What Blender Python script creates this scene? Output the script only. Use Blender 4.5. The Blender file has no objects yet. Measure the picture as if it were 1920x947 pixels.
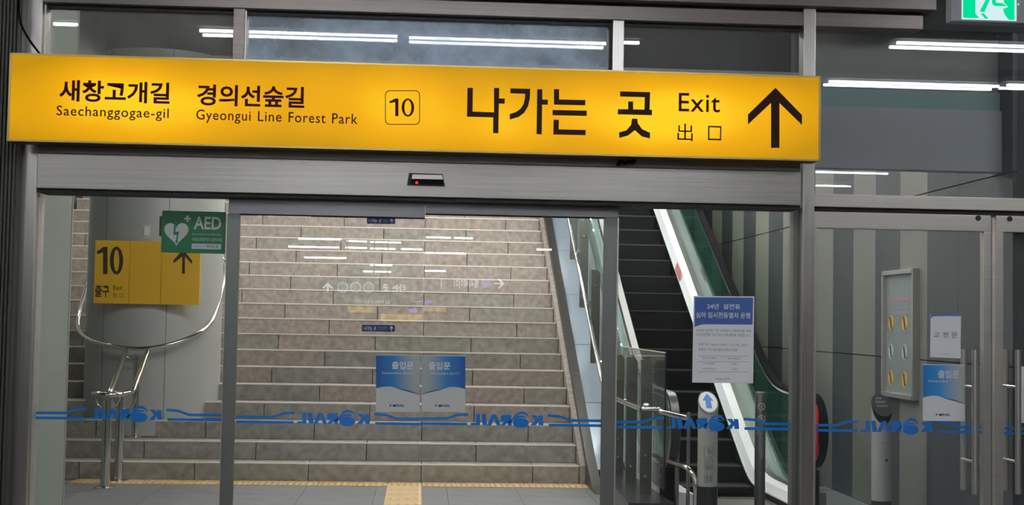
import bpy, bmesh, math, random
from mathutils import Vector, Matrix
random.seed(7)
S = bpy.context.scene
C = S.collection
PI = math.pi
# ------------------------------------------------------------------ camera
F, CX, CY = 2596.75, 960.0, 473.5
EYE = 1.462
YAW, PITCH, ROLL = 0.06483503, 0.04874235, 0.01712295
_fwd = Vector((math.sin(YAW)*math.cos(PITCH), math.cos(YAW)*math.cos(PITCH), math.sin(PITCH)))
_r0 = Vector((math.cos(YAW), -math.sin(YAW), 0)); _u0 = _r0.cross(_fwd)
_R = math.cos(ROLL)*_r0 + math.sin(ROLL)*_u0
_U = -math.sin(ROLL)*_r0 + math.cos(ROLL)*_u0
cd = bpy.data.cameras.new('camera'); cam = bpy.data.objects.new('camera', cd); C.objects.link(cam)
cd.sensor_width = 36; cd.lens = 36*F/1920; cd.clip_start = 0.05; cd.clip_end = 200
cam.matrix_world = Matrix(((_R.x, _U.x, -_fwd.x, 0), (_R.y, _U.y, -_fwd.y, 0), (_R.z, _U.z, -_fwd.z, EYE), (0, 0, 0, 1)))
S.camera = cam
# ------------------------------------------------------------------ world and exposure
w = bpy.data.worlds.new('world'); S.world = w; w.use_nodes = True
w.node_tree.nodes['Background'].inputs[0].default_value = (0.02, 0.025, 0.03, 1)
w.node_tree.nodes['Background'].inputs[1].default_value = 1.0
S.view_settings.view_transform = 'Standard'; S.view_settings.look = 'None'
S.view_settings.exposure = 0.0; S.view_settings.gamma = 1.0; S.view_settings.use_curve_mapping = False
S.cycles.transparent_max_bounces = 32; S.cycles.max_bounces = 10; S.cycles.use_denoising = True
S.cycles.sample_clamp_indirect = 6
TUBE = 36.0      # hall tube strength
LOBBY = 79.0     # strength of the added lobby tubes

def at(px, py, Y):
    d = _fwd*F + _R*(px-CX) + _U*(CY-py)
    k = Y/d.y
    return Vector((d.x*k, Y, EYE+d.z*k))
def XX(px, py, Y): return at(px, py, Y).x
def ZZ(px, py, Y): return at(px, py, Y).z

# ------------------------------------------------------------------ materials
def M(name, col, rough=0.5, metal=0.0, emit=None, es=0, noise=None, bump=0, spec=0.5, aniso=0):
    m = bpy.data.materials.new(name); m.use_nodes = True
    nt = m.node_tree; b = nt.nodes['Principled BSDF']
    b.inputs['Base Color'].default_value = (*col, 1); b.inputs['Roughness'].default_value = rough
    b.inputs['Metallic'].default_value = metal; b.inputs['Specular IOR Level'].default_value = spec
    if emit:
        b.inputs['Emission Color'].default_value = (*emit, 1); b.inputs['Emission Strength'].default_value = es
    if noise:   # (scale vec, amount, detail)
        sc, amt, det = noise
        tc = nt.nodes.new('ShaderNodeTexCoord'); mp = nt.nodes.new('ShaderNodeMapping')
        mp.inputs['Scale'].default_value = sc
        nz = nt.nodes.new('ShaderNodeTexNoise'); nz.inputs['Scale'].default_value = 1; nz.inputs['Detail'].default_value = det
        nt.links.new(tc.outputs['Object'], mp.inputs[0]); nt.links.new(mp.outputs[0], nz.inputs['Vector'])
        mr = nt.nodes.new('ShaderNodeMapRange'); mr.inputs[1].default_value = .3; mr.inputs[2].default_value = .7
        mr.inputs[3].default_value = 1-amt; mr.inputs[4].default_value = 1+amt
        nt.links.new(nz.outputs[0], mr.inputs[0])
        mx = nt.nodes.new('ShaderNodeVectorMath'); mx.operation = 'SCALE'
        mx.inputs[0].default_value = col; nt.links.new(mr.outputs[0], mx.inputs['Scale'])
        nt.links.new(mx.outputs[0], b.inputs['Base Color'])
        if bump:
            bp = nt.nodes.new('ShaderNodeBump'); bp.inputs['Strength'].default_value = bump; bp.inputs['Distance'].default_value = .002
            nt.links.new(nz.outputs[0], bp.inputs['Height']); nt.links.new(bp.outputs[0], b.inputs['Normal'])
    return m

def emis(name, col, s):
    m = bpy.data.materials.new(name); m.use_nodes = True; nt = m.node_tree
    nt.nodes.remove(nt.nodes['Principled BSDF'])
    e = nt.nodes.new('ShaderNodeEmission'); e.inputs[0].default_value = (*col, 1); e.inputs[1].default_value = s
    nt.links.new(e.outputs[0], nt.nodes['Material Output'].inputs[0]); return m

def glassmat(name, tint, ior=1.5, dust=0.0, dustcol=(.5, .55, .62), rough=0.0, dscale=3):
    m = bpy.data.materials.new(name); m.use_nodes = True; nt = m.node_tree
    nt.nodes.remove(nt.nodes['Principled BSDF']); out = nt.nodes['Material Output']
    t = nt.nodes.new('ShaderNodeBsdfTransparent'); t.inputs[0].default_value = (*tint, 1)
    g = nt.nodes.new('ShaderNodeBsdfGlossy'); g.inputs['Roughness'].default_value = rough
    fr = nt.nodes.new('ShaderNodeFresnel'); fr.inputs[0].default_value = ior
    mx = nt.nodes.new('ShaderNodeMixShader')
    # the same reflectance whether the ray enters or leaves the pane
    ge = nt.nodes.new('ShaderNodeNewGeometry'); inv = nt.nodes.new('ShaderNodeMix'); inv.data_type = 'FLOAT'
    inv.inputs[2].default_value = ior; inv.inputs[3].default_value = 1/ior
    nt.links.new(ge.outputs['Backfacing'], inv.inputs[0]); nt.links.new(inv.outputs[0], fr.inputs[0])
    # Fresnel node already inverts on back faces, so feed the reciprocal there
    nt.links.new(fr.outputs[0], mx.inputs[0]); nt.links.new(t.outputs[0], mx.inputs[1]); nt.links.new(g.outputs[0], mx.inputs[2])
    last = mx
    if dust:
        d = nt.nodes.new('ShaderNodeBsdfDiffuse'); d.inputs[0].default_value = (*dustcol, 1)
        tc = nt.nodes.new('ShaderNodeTexCoord'); nz = nt.nodes.new('ShaderNodeTexNoise'); nz.inputs['Scale'].default_value = dscale
        nz.inputs['Detail'].default_value = 6; nz.inputs['Roughness'].default_value = .6
        mr = nt.nodes.new('ShaderNodeMapRange'); mr.inputs[1].default_value = .3; mr.inputs[2].default_value = .75
        mr.inputs[3].default_value = dust*.35; mr.inputs[4].default_value = dust*1.6
        nt.links.new(tc.outputs['Object'], nz.inputs['Vector']); nt.links.new(nz.outputs[0], mr.inputs[0])
        m2 = nt.nodes.new('ShaderNodeMixShader'); nt.links.new(mr.outputs[0], m2.inputs[0])
        nt.links.new(mx.outputs[0], m2.inputs[1]); nt.links.new(d.outputs[0], m2.inputs[2]); last = m2
    nt.links.new(last.outputs[0], out.inputs[0]); return m

BR = (1.5, 1.5, 160)
steel = M('brushed_steel', (.33, .318, .30), .34, 1, noise=(BR, .10, 3))
steel_v = M('brushed_steel_upright', (.43, .42, .405), .32, 1, noise=((120, 120, 1.2), .10, 3))
steel_lt = M('light_aluminium', (.56, .53, .50), .42, .75, noise=(BR, .06, 3))
steel_dk = M('dark_bronze_steel', (.17, .155, .145), .4, .8, noise=(BR, .10, 3))
leafmat = M('door_leaf_frame', (.20, .215, .205), .45, .6)
chrome = M('polished_steel', (.72, .70, .67), .14, 1)
black = M('black_rubber', (.008, .008, .009), .85, spec=.06)
rubber_gloss = M('rubber_lamp_sheen', (.03, .03, .035), .38, spec=.9)  # left handrail copy, lighter and glossier to carry the lamp sheen
blackgap = M('dark_gap', (.02, .019, .018), .7)
rib = M('ribbed_panel', (.095, .09, .082), .5, .3)
hallwall = M('hall_wall', (.36, .31, .27), .6, noise=((.5, .5, .5), .1, 2))
hallceil = M('hall_ceiling', (.34, .30, .27), .7)
hallfloor = M('hall_floor_stone', (.20, .20, .20), .35, noise=((3, 3, 3), .1, 3))
lobbyfloor = M('lobby_floor_stone', (.19, .195, .205), .42, noise=((5, 5, 5), .12, 5))
joint = M('joint_grout', (.07, .07, .068), .9)
granite = M('granite', (.315, .29, .26), .72, noise=((16, 16, 16), .26, 9), bump=.3)
granite_b = M('granite_warm', (.35, .298, .27), .72, noise=((18, 18, 18), .26, 9), bump=.3)
granite_c = M('granite_grey', (.30, .283, .258), .72, noise=((13, 13, 13), .28, 9), bump=.3)
nosing = M('nosing_edge_lit', (.85, .79, .73), .5)
tact = M('tactile_tile', (.72, .50, .25), .6, noise=((9, 9, 9), .1, 4))
colm = M('column_cladding', (.48, .485, .475), .5, .15, noise=((.8, .8, .5), .05, 3))
colseam = M('column_seam', (.13, .135, .14), .6)
lwall = M('lobby_side_wall', (.25, .28, .255), .6, noise=((1, 1, .6), .06, 3))
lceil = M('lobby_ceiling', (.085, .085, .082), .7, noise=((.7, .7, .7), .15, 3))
bulk = M('bulkhead_paint', (.42, .415, .45), .6, noise=((.6, .6, .6), .06, 2))
bulkteal = M('bulkhead_teal', (.25, .38, .37), .6)
bulkup = M('bulkhead_upper', (.27, .27, .255), .6)
st_l = M('stripe_light', (.205, .202, .18), .55, noise=((.8, .8, .8), .05, 3))
st_d = M('stripe_dark', (.052, .058, .062), .5, noise=((.8, .8, .8), .06, 3))
stepm = M('escalator_step', (.007, .008, .009), .7, spec=.25)
stepedge = M('escalator_step_edge', (.05, .052, .055), .5, .3)
skirt = M('escalator_skirt', (.90, .89, .94), .5, .15)
skirt_e = M('skirt_edge', (.95, .95, .97), .3, .3)
yboard = M('yellow_board', (.85, .49, .035), .5)
sill = M('dark_plinth_stone', (.035, .037, .038), .25)
deckm = M('sloping_deck_metal', (.52, .60, .72), .22, .35)
deckdk = M('deck_cap_dark', (.055, .048, .046), .35, .5)
postm = M('guard_post_metal', (.13, .135, .12), .45, .5)
paper = M('paper', (.88, .92, .95), .6)
paper_e = M('notice_paper', (.66, .68, .68), .6)
paperw = M('white_paper', (.84, .86, .92), .6)
ink = M('dark_ink', (.035, .04, .06), .7)
greyink = M('grey_ink', (.25, .27, .29), .7)
navy = M('navy_ink', (.02, .035, .16), .6)
pblue = M('poster_blue', (.055, .13, .42), .6)
white = M('white_print', (.80, .82, .85), .6)
decal = M('blue_glass_film', (.004, .27, .95), .5)
decalhalo = M('pale_film_edge', (.22, .38, .62), .5)
green = M('green_plate', (.008, .16, .06), .5)
offw = M('offwhite_print', (.52, .56, .54), .6)
bollm = M('bollard_white', (.46, .46, .42), .45)
bollb = M('bollard_black', (.02, .021, .023), .35)
arrowb = M('arrow_blue', (.06, .20, .62), .5)
redm = M('red_guard', (.75, .03, .03), .3)
pinkm = M('pink_sticker', (.72, .25, .28), .5)
signtext = M('sign_text_maroon', (.06, .008, .004), .7, spec=.1)
signblack = M('sign_text_black', (.035, .016, .01), .7, spec=.1)
boardtext = M('board_text', (.045, .035, .015), .6)
plastic = M('white_plastic', (.60, .62, .60), .4)
exitgrey = M('exit_box_grey', (.24, .25, .28), .45)
glass = glassmat('clear_glass', (.955, .97, .955))
glass_d = glassmat('dusty_glass', (.93, .95, .95), dust=.42, dustcol=(.55, .66, .80), rough=.0)
glass_l = glassmat('hazy_glass', (.93, .94, .93), dust=.12, dustcol=(.60, .62, .60))
glass_r = glassmat('tinted_glass', (.93, .95, .945), dust=.03)
glass_g = glassmat('green_balustrade_glass', (.80, .93, .88), dust=.06, dustcol=(.15, .55, .42))
tubem = emis('tube_light', (.95, .97, 1.0), TUBE)
tubel = emis('lobby_fill_tube', (1.0, .975, .94), LOBBY)
exit_g = emis('exit_green', (.0, .72, .30), 1.05)
exit_w = emis('exit_white', (.66, .86, .88), 1.0)
wglow = emis('sign_white_glow', (.75, .8, 1.0), 7.0)
bglow = emis('sign_blue_glow', (.02, .05, .55), 1.8)
pglow = emis('sign_purple_glow', (.35, .18, 1.0), 5)
yglow = emis('sign_yellow_glow', (1.0, .68, .05), 2.8)
led = emis('red_led', (1, .02, .01), 3)

def lightbox_mat():
    m = bpy.data.materials.new('yellow_lightbox_face'); m.use_nodes = True; nt = m.node_tree
    b = nt.nodes['Principled BSDF']; b.inputs['Base Color'].default_value = (.12, .06, .002, 1); b.inputs['Roughness'].default_value = .6; b.inputs['Specular IOR Level'].default_value = .15
    tc = nt.nodes.new('ShaderNodeTexCoord')
    sx = nt.nodes.new('ShaderNodeSeparateXYZ'); nt.links.new(tc.outputs['Generated'], sx.inputs[0])
    def math_(op, a, b_=None, c=None):
        n = nt.nodes.new('ShaderNodeMath'); n.operation = op
        for i, v in enumerate((a, b_, c)):
            if v is None: continue
            if isinstance(v, (int, float)): n.inputs[i].default_value = v
            else: nt.links.new(v, n.inputs[i])
        return n.outputs[0]
    # tubes behind the panel: glow is strongest along the middle and in three lamps' length, weakest at the edges
    z = math_('SUBTRACT', sx.outputs[2], .47); z2 = math_('MULTIPLY', z, z)
    vz = math_('MULTIPLY_ADD', z2, -1.6, 1.0)
    x = math_('MULTIPLY', sx.outputs[0], 2*PI*3.0); x = math_('ADD', x, -1.2)
    s = math_('SINE', x); vx = math_('MULTIPLY_ADD', s, .10, .92)
    nz = nt.nodes.new('ShaderNodeTexNoise'); nz.inputs['Scale'].default_value = 1.7; nz.inputs['Detail'].default_value = 1
    nt.links.new(tc.outputs['Object'], nz.inputs['Vector'])
    vn = math_('MULTIPLY_ADD', nz.outputs[0], .7, .62)
    ex = math_('SUBTRACT', sx.outputs[0], .5); ex = math_('ABSOLUTE', ex); ex = math_('SUBTRACT', ex, .40); ex = math_('MAXIMUM', ex, 0)
    ve = math_('MULTIPLY_ADD', ex, -2.2, 1.0)
    v = math_('MULTIPLY', vz, vx); v = math_('MULTIPLY', v, vn); v = math_('MULTIPLY', v, ve)
    cr = nt.nodes.new('ShaderNodeValToRGB'); nt.links.new(v, cr.inputs[0])
    e = cr.color_ramp.elements; e[0].position = .45; e[0].color = (.52, .26, .002, 1); e[1].position = 1.08; e[1].color = (1.0, .62, .012, 1)
    m1 = e.new(.80) if hasattr(e, 'new') else None
    m1.color = (.86, .40, .002, 1)
    nt.links.new(cr.outputs[0], b.inputs['Emission Color']); b.inputs['Emission Strength'].default_value = 1.0
    return m
lightbox = lightbox_mat()

# ------------------------------------------------------------------ mesh helpers
def link(name, me, m, parent=None):
    o = bpy.data.objects.new(name, me); C.objects.link(o)
    if m is not None and not me.materials:
        me.materials.append(m)
    if parent: o.parent = parent
    return o
def fin(name, bm, m, parent=None, smooth=False):
    bmesh.ops.recalc_face_normals(bm, faces=bm.faces)
    me = bpy.data.meshes.new(name); bm.to_mesh(me); bm.free()
    if smooth:
        me.polygons.foreach_set('use_smooth', [True]*len(me.polygons))
        try: me.set_sharp_from_angle(angle=math.radians(40))
        except Exception: pass
    return link(name, me, m, parent)
def abox(bm, x0, x1, y0, y1, z0, z1):
    v = [bm.verts.new((x, y, z)) for x in (x0, x1) for y in (y0, y1) for z in (z0, z1)]
    for f in ((0, 1, 3, 2), (4, 6, 7, 5), (0, 4, 5, 1), (2, 3, 7, 6), (0, 2, 6, 4), (1, 5, 7, 3)):
        bm.faces.new([v[i] for i in f])
def box(name, x0, x1, y0, y1, z0, z1, m, parent=None, bev=0):
    bm = bmesh.new(); abox(bm, x0, x1, y0, y1, z0, z1)
    if bev: bmesh.ops.bevel(bm, geom=list(bm.edges), offset=bev, segments=2, affect='EDGES', profile=.7)
    return fin(name, bm, m, parent)
def aprism(bm, pts, off):
    """polygon of 3-D points pushed along off"""
    off = Vector(off)
    a = [bm.verts.new(p) for p in pts]; b = [bm.verts.new(Vector(p)+off) for p in pts]
    bm.faces.new(a); bm.faces.new(b[::-1])
    n = len(pts)
    for i in range(n): bm.faces.new((a[i], b[i], b[(i+1) % n], a[(i+1) % n]))
def prism(name, pts, off, m, parent=None):
    bm = bmesh.new(); aprism(bm, pts, off); return fin(name, bm, m, parent)
def atube(bm, path, r, n=12, closed=False, caps=True):
    P = [Vector(p) for p in path]; N = len(P); rings = []
    prev = None
    for i in range(N):
        if closed: t = (P[(i+1) % N]-P[i-1]).normalized()
        else: t = (P[min(i+1, N-1)]-P[max(i-1, 0)]).normalized()
        if prev is None:
            up = Vector((0, 0, 1)) if abs(t.z) < .9 else Vector((0, 1, 0))
            a = t.cross(up).normalized()
        else:
            a = (prev - t*prev.dot(t)).normalized()
        prev = a; b = t.cross(a)
        rr = r[i] if isinstance(r, (list, tuple)) else r
        rings.append([bm.verts.new(P[i]+(a*math.cos(2*PI*k/n)+b*math.sin(2*PI*k/n))*rr) for k in range(n)])
    for i in range(N if closed else N-1):
        A, B = rings[i], rings[(i+1) % N]
        for k in range(n): bm.faces.new((A[k], A[(k+1) % n], B[(k+1) % n], B[k]))
    if not closed and caps:
        bm.faces.new(rings[0][::-1]); bm.faces.new(rings[-1])
def tube(name, path, r, m, parent=None, n=12, closed=False):
    bm = bmesh.new(); atube(bm, path, r, n, closed); return fin(name, bm, m, parent, True)
def lathe(name, prof, cx, cy, m, parent=None, n=32):
    bm = bmesh.new(); rings = []
    for r, z in prof:
        rings.append([bm.verts.new((cx+r*math.cos(2*PI*k/n), cy+r*math.sin(2*PI*k/n), z)) for k in range(n)])
    for A, B in zip(rings, rings[1:]):
        for k in range(n): bm.faces.new((A[k], A[(k+1) % n], B[(k+1) % n], B[k]))
    bm.faces.new(rings[0][::-1]); bm.faces.new(rings[-1])
    return fin(name, bm, m, parent, True)
def smooth_path(pts, n=8):
    P = [Vector(p) for p in pts]; out = []
    for i in range(len(P)-1):
        p0, p1, p2, p3 = P[max(i-1, 0)], P[i], P[i+1], P[min(i+2, len(P)-1)]
        for k in range(n):
            t = k/n
            out.append(.5*((2*p1)+(-p0+p2)*t+(2*p0-5*p1+4*p2-p3)*t*t+(-p0+3*p1-3*p2+p3)*t**3))
    out.append(P[-1]); return out
def arc(c, r, a0, a1, n, ax, ay):
    c, ax, ay = Vector(c), Vector(ax), Vector(ay)
    return [c+ax*(r*math.cos(a0+(a1-a0)*i/n))+ay*(r*math.sin(a0+(a1-a0)*i/n)) for i in range(n+1)]
def thing(name, label, cat, loc=(0, 0, 0), group=None):
    o = bpy.data.objects.new(name, None); C.objects.link(o); o.empty_display_size = .1
    o.location = loc; o['label'] = label; o['category'] = cat
    if group: o['group'] = group
    return o
def rebase(o):
    """children were built in world coordinates: keep them there under an Empty that stands at the base"""
    bpy.context.view_layer.update()
    for c in o.children: c.matrix_parent_inverse = o.matrix_world.inverted()
def tag(o, label, cat, group=None):
    o['label'] = label; o['category'] = cat
    if group: o['group'] = group
    return o
def struct(o, label=None):
    o['kind'] = 'structure'
    if label: o['label'] = label
    return o
def sroot(name, loc=(0, 0, 0), label=None):
    o = bpy.data.objects.new(name, None); C.objects.link(o); o.location = loc; return struct(o, label)

# lettering: built flat, fitted exactly into a rectangle of the wall, glass or board it stands on
_tc = {}
def glyphs(body, offset=0.0, spacing=1.0, line=1.0, align='LEFT'):
    key = (body, offset, spacing, line, align)
    if key in _tc: return _tc[key]
    cu = bpy.data.curves.new('txt', 'FONT'); cu.body = body; cu.size = 1; cu.offset = offset
    cu.space_character = spacing; cu.space_line = line; cu.align_x = align; cu.resolution_u = 3
    o = bpy.data.objects.new('txt', cu); C.objects.link(o)
    dg = bpy.context.evaluated_depsgraph_get(); me = o.evaluated_get(dg).to_mesh()
    vs = [(v.co.x, v.co.y) for v in me.vertices]; fs = [tuple(p.vertices) for p in me.polygons]
    o.evaluated_get(dg).to_mesh_clear(); bpy.data.objects.remove(o); bpy.data.curves.remove(cu)
    x0 = min(v[0] for v in vs); x1 = max(v[0] for v in vs); y0 = min(v[1] for v in vs); y1 = max(v[1] for v in vs)
    vs = [((x-x0)/(x1-x0), (y-y0)/max(1e-6, y1-y0)) for x, y in vs]
    _tc[key] = (vs, fs); return _tc[key]
def text(body, org, ex, ez, m, parent, name='lettering', offset=0.0, spacing=1.0, line=1.0, align='LEFT', thick=.0):
    """org lower-left corner, ex / ez full width and height vectors"""
    vs, fs = glyphs(body, offset, spacing, line, align)
    org, ex, ez = Vector(org), Vector(ex), Vector(ez)
    me = bpy.data.meshes.new(name); me.from_pydata([org+ex*a+ez*b for a, b in vs], [], fs)
    return link(name, me, m, parent)
def tpx(body, x0, x1, yt, yb, Y, m, parent, **k):
    a = at(x0, yb, Y); b = at(x1, (yt+yb)/2, Y); c = at(x0, yt, Y)
    return text(body, a, (b.x-a.x, 0, 0), (0, 0, c.z-a.z), m, parent, **k)
def ppx(name, polys, f, Y, m, parent, th=.003):
    """polygons given as measured outlines, f maps a measured point to photo coordinates"""
    bm = bmesh.new()
    for pl in polys: aprism(bm, [at(*f(*p), Y) for p in pl], (0, th, 0))
    return fin(name, bm, m, parent)

YF = 8.33      # facade front plane
YG = 8.42      # glass front
GT = .012
# ================================================================== SETTING: hall
struct(box('floor', -9, 9, -22, YF+.2, -.12, 0, hallfloor), 'grey stone floor of the station hall')
struct(box('ceiling', -9, 9, -22, YF+.2, 3.78, 3.9, hallceil), 'ceiling of the station hall')
struct(box('wall_back', -9, 9, -22.1, -22, 0, 3.78, hallwall), 'far wall of the station hall')
struct(box('wall_hall_right', 9, 9.1, -22, YF+.2, 0, 3.78, hallwall), 'side wall of the hall')
struct(box('wall_hall_left', -9.1, -9, -22, YF+.2, 0, 3.78, hallwall), 'left side wall of the hall')

# ribbed dark wall at the far left
YH = YF-.15
xr = XX(17, 750, YH)
wl = sroot('wall_left', (xr-.5, YF-.1, 0), 'dark ribbed metal wall at the left of the entrance')
o_ = box('backing', -9, xr-.004, YH+.02, YF+.10, 0, 3.78, rib, wl)
bm = bmesh.new(); k = 0
x = xr-.012
while x > xr-.9:
    abox(bm, x-.011, x, YH-.005, YH+.02, 0, 3.78); x -= .021
o = fin('rib', bm, rib, wl); o['kind'] = 'stuff'
rebase(wl)
# posts and mullions
def post(name, px0, px1, yref, z0, z1, m, y0=YF, y1=YF+.14, bev=.003):
    return box(name, XX(px0, yref, y0), XX(px1, yref, y0), y0, y1, z0, z1, m, None, bev)
zt = ZZ(800, 27, YF)      # underside of the top beam
zh1 = ZZ(800, 289, YH); zh0 = ZZ(800, 369.5, YH)   # header box
struct(post('trim_1', 17, 55, 750, 0, 3.7, steel_v, YF-.03), 'broad polished steel post at the left edge')
struct(post('trim_2', 55.5, 62, 750, 0, 3.7, steel_lt, YF+.03), 'slim light frame strip beside the left post')
struct(post('trim_3', 437, 458, 60, zh1, 3.7, steel_dk), 'bronze mullion of the upper glazing, left')
struct(post('trim_4', 1149, 1170, 85, zh1, 3.7, steel_v), 'steel mullion of the upper glazing, right')
struct(post('trim_5', 1503.5, 1526, 600, 0, 3.7, steel_v, YF-.05, YF+.06), 'tall steel post between sliding doors and swing doors')
struct(post('trim_6', 1142, 1149, 85, zh1, 3.7, blackgap, YF+.04), 'black gasket beside the right mullion')
struct(post('trim_7', 458.5, 462, 60, zh1, 3.7, steel_lt, YF+.03), 'thin bright bead beside the bronze mullion')
struct(post('trim_8', 1486, 1501, 650, 0, zh0, leafmat, YF+.05), 'dark jamb beside the tall steel post')
# top beams
xe1 = XX(1731, 36, YF-.02); xe0 = XX(-80, 20, YF)
struct(box('trim_9', xe0, xe1, YF-.02, YF+.2, zt, zt+.085, steel_dk, None, .003), 'lower steel beam across the top of the glazing')
struct(box('trim_10', xe0, xe1-.002, YF+.0, YF+.2, zt+.085, zt+.10, blackgap), 'dark gap between the two top beams')
struct(box('trim_11', xe0, XX(1756, 10, YF-.12), YF-.12, YF+.2, zt+.10, 3.775, steel_dk, None, .004), 'upper bronze beam under the ceiling')
struct(box('trim_12', xe1+.01, 9, YF+.12, YF+.2, ZZ(1800, 58, YF+.12), 3.775, blackgap), 'black strip standing in for the dark reflection above the swing doors')  # black colour stands in for upper glass that reflects darkness
struct(box('trim_13', xe0, XX(1500, 60, YF+.05), YF+.05, YF+.09, zt-.022, zt, blackgap), 'black gasket under the top beam')
# header (door operator) box
xh0, xh1 = XX(69, 320, YH), XX(1502, 340, YH)
hd = sroot('trim_14', (0, YH, zh0), 'long brushed steel box housing the sliding door operator')
box('cover', xh0, xh1, YH, YF+.16, zh0, zh1-.05, steel, hd, .004)
box('upper_lip', xh0, xh1, YH+.015, YF+.16, zh1-.048, zh1+.03, steel_dk, hd, .002)
box('shadow_gap', xh0, xh1, YH+.02, YF+.1, zh0-.02, zh0, blackgap, hd)
rebase(hd)
# right transom bar above the swing doors
zr1, zr0 = ZZ(1700, 367, YF), ZZ(1700, 391, YF)
struct(box('trim_15', XX(1527, 380, YF), 9, YF, YF+.14, zr0, zr1, steel_lt, None, .003), 'light aluminium bar above the swing doors')
struct(box('trim_16', XX(1527, 400, YF), 9, YF+.03, YF+.12, zr0-.03, zr0, blackgap), 'dark slot under the aluminium bar')

def pane(name, x0, x1, z0, z1, m, label, y=YG):
    o = sroot(name, ((x0+x1)/2, y, z0), label)
    box('glass_pane', x0, x1, y, y+GT, z0, z1, m, o)
    rebase(o); return o
pane('window_1', XX(92, 60, YG), XX(437, 60, YG)+.02, zh1-.1, zt+.02, glass_l, 'upper left glass pane over the sign')
pane('window_2', XX(458, 60, YG)-.02, XX(1145, 60, YG), zh1-.1, zt+.02, glass_d, 'wide dusty upper glass pane with lamp reflections')
pane('window_3', XX(1160, 60, YG), XX(1510, 60, YG), zh1-.1, zt+.02, glass_r, 'upper glass pane left of the tall steel post')
pane('window_4', XX(1520, 200, YG), 6.5, zr1-.02, 3.7, glass_r, 'upper glass above the swing doors')
w5 = pane('window_5', XX(60, 650, YG), XX(430, 650, YG), .08, zh0+.02, glass, 'fixed glass pane left of the sliding doors')
pane('window_6', XX(1150, 650, YG), XX(1490, 650, YG), .08, zh0+.02, glass, 'fixed glass pane right of the sliding doors')
struct(box('trim_17', xh0-.1, XX(1510, 900, YF), YF, YF+.16, 0, .08, steel, None, .003), 'low sill rail under the fixed panes')
# wall above the far right, closing the facade
struct(box('wall_upper', -9, 9, YF+.2, YF+.32, 3.70, 3.9, blackgap), 'closing strip above the glazing')
struct(box('wall_front_right', 6.5, 9, YF, YF+.3, 0, 3.8, hallwall), 'front wall right of the swing doors')

# ------------------------------------------------------------------ sliding leaves
def leaf(name, pxa, pxb, stile_px, label):
    y0 = YF+.045
    xa, xb = XX(pxa, 388, y0), XX(pxb, 388, y0)
    za, zb = ZZ((pxa+pxb)/2, 404.5, y0), zh0+.02
    o = sroot(name, ((xa+xb)/2, y0, 0), label)
    box('top_rail', xa, xb, y0, y0+.05, za, zb, M_rail, o, .002)
    box('top_gasket', xa, xb, y0+.005, y0+.045, za-.006, za, blackgap, o)
    s0, s1 = XX(stile_px[0], 650, y0), XX(stile_px[1], 650, y0)
    box('stile', s0, s1, y0, y0+.05, .02, za, leafmat, o, .003)
    box('edge_bead', s1-.005 if s0 > 0 else s0, s1+.004 if s0 > 0 else s0+.004, y0-.004, y0+.01, .02, za, steel_lt, o)
    box('bottom_rail', xa, xb, y0, y0+.05, .015, .10, leafmat, o, .003)
    gx0, gx1 = (s1, xb-.004) if s0 < 0 else (xa+.004, s0)
    box('glass_pane', gx0, gx1, y0+.02, y0+.032, .10, za, glass, o)
    rebase(o); return o
M_rail = M('leaf_rail', (.21, .21, .22), .3, .85, noise=(BR, .08, 3))
leaf('door_1', 428.5, 797, (418.5, 443), 'left sliding glass door leaf with a dark left stile')
leaf('door_2', 797.8, 1160, (1130.5, 1156), 'right sliding glass door leaf with a dark right stile')

# ------------------------------------------------------------------ swing doors with pull handles
handlem = M('handle_steel', (.66, .64, .60), .32, .85)
def swing(name, pxa, pxb, hpx, label, st_a, st_b):
    y0 = YF+.02
    xa, xb = XX(pxa, 650, y0), XX(pxb, 650, y0)
    ztop = ZZ(1700, 400.5, y0); zbot = ZZ(1700, 431, y0)
    o = sroot(name, ((xa+xb)/2, y0, 0), label)
    trl = box('top_rail', xa, xb, y0, y0+.06, zbot, ztop, steel_lt, o, .003)
    box('bottom_rail', xa, xb, y0, y0+.06, .02, .14, steel_lt, o, .003)
    box('stile', xa, xa+st_a, y0, y0+.06, .14, zbot, steel_lt, o, .003)
    box('stile', xb-st_b, xb, y0, y0+.06, .14, zbot, steel_lt, o, .003)
    box('glass_pane', xa+st_a, xb-st_b, y0+.025, y0+.037, .14, zbot, glass_r, o)
    # pivot cap on the rail
    kx = XX(1834 if pxa < 1700 else 1893, 409, y0)
    lathe_k = bmesh.new(); atube(lathe_k, [(kx, y0-.004, ZZ(1834, 409, y0)), (kx, y0+.01, ZZ(1834, 409, y0))], .017, 16)
    fin('lock_cap', lathe_k, blackgap, trl, True)
    z1, z0 = ZZ(hpx, 656, y0-.06), ZZ(hpx, 926, y0-.06)
    for s, yy in ((0, y0-.07), (1, y0+.135)):
        hx = XX(hpx+9, 790, y0-.07)
        h = tube('pull_handle', [(hx+s*.012, yy, z0), (hx+s*.012, yy, z1)], .019, handlem, o, 16)
        if s == 0: hz = (z0*.78+z1*.22, z0*.26+z1*.74)
    for zz in hz:
        tube('handle_bolt', [(hx, y0-.07, zz), (hx, y0+.135, zz)], .010, chrome, h, 10)
    rebase(o); return o
swing('door_3', 1524.5, 1858, 1819, 'left swing door with two taped notices', .020, .045)
swing('door_4', 1868, 2200, 1900, 'right swing door cut by the picture edge', .045, .045)

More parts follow.
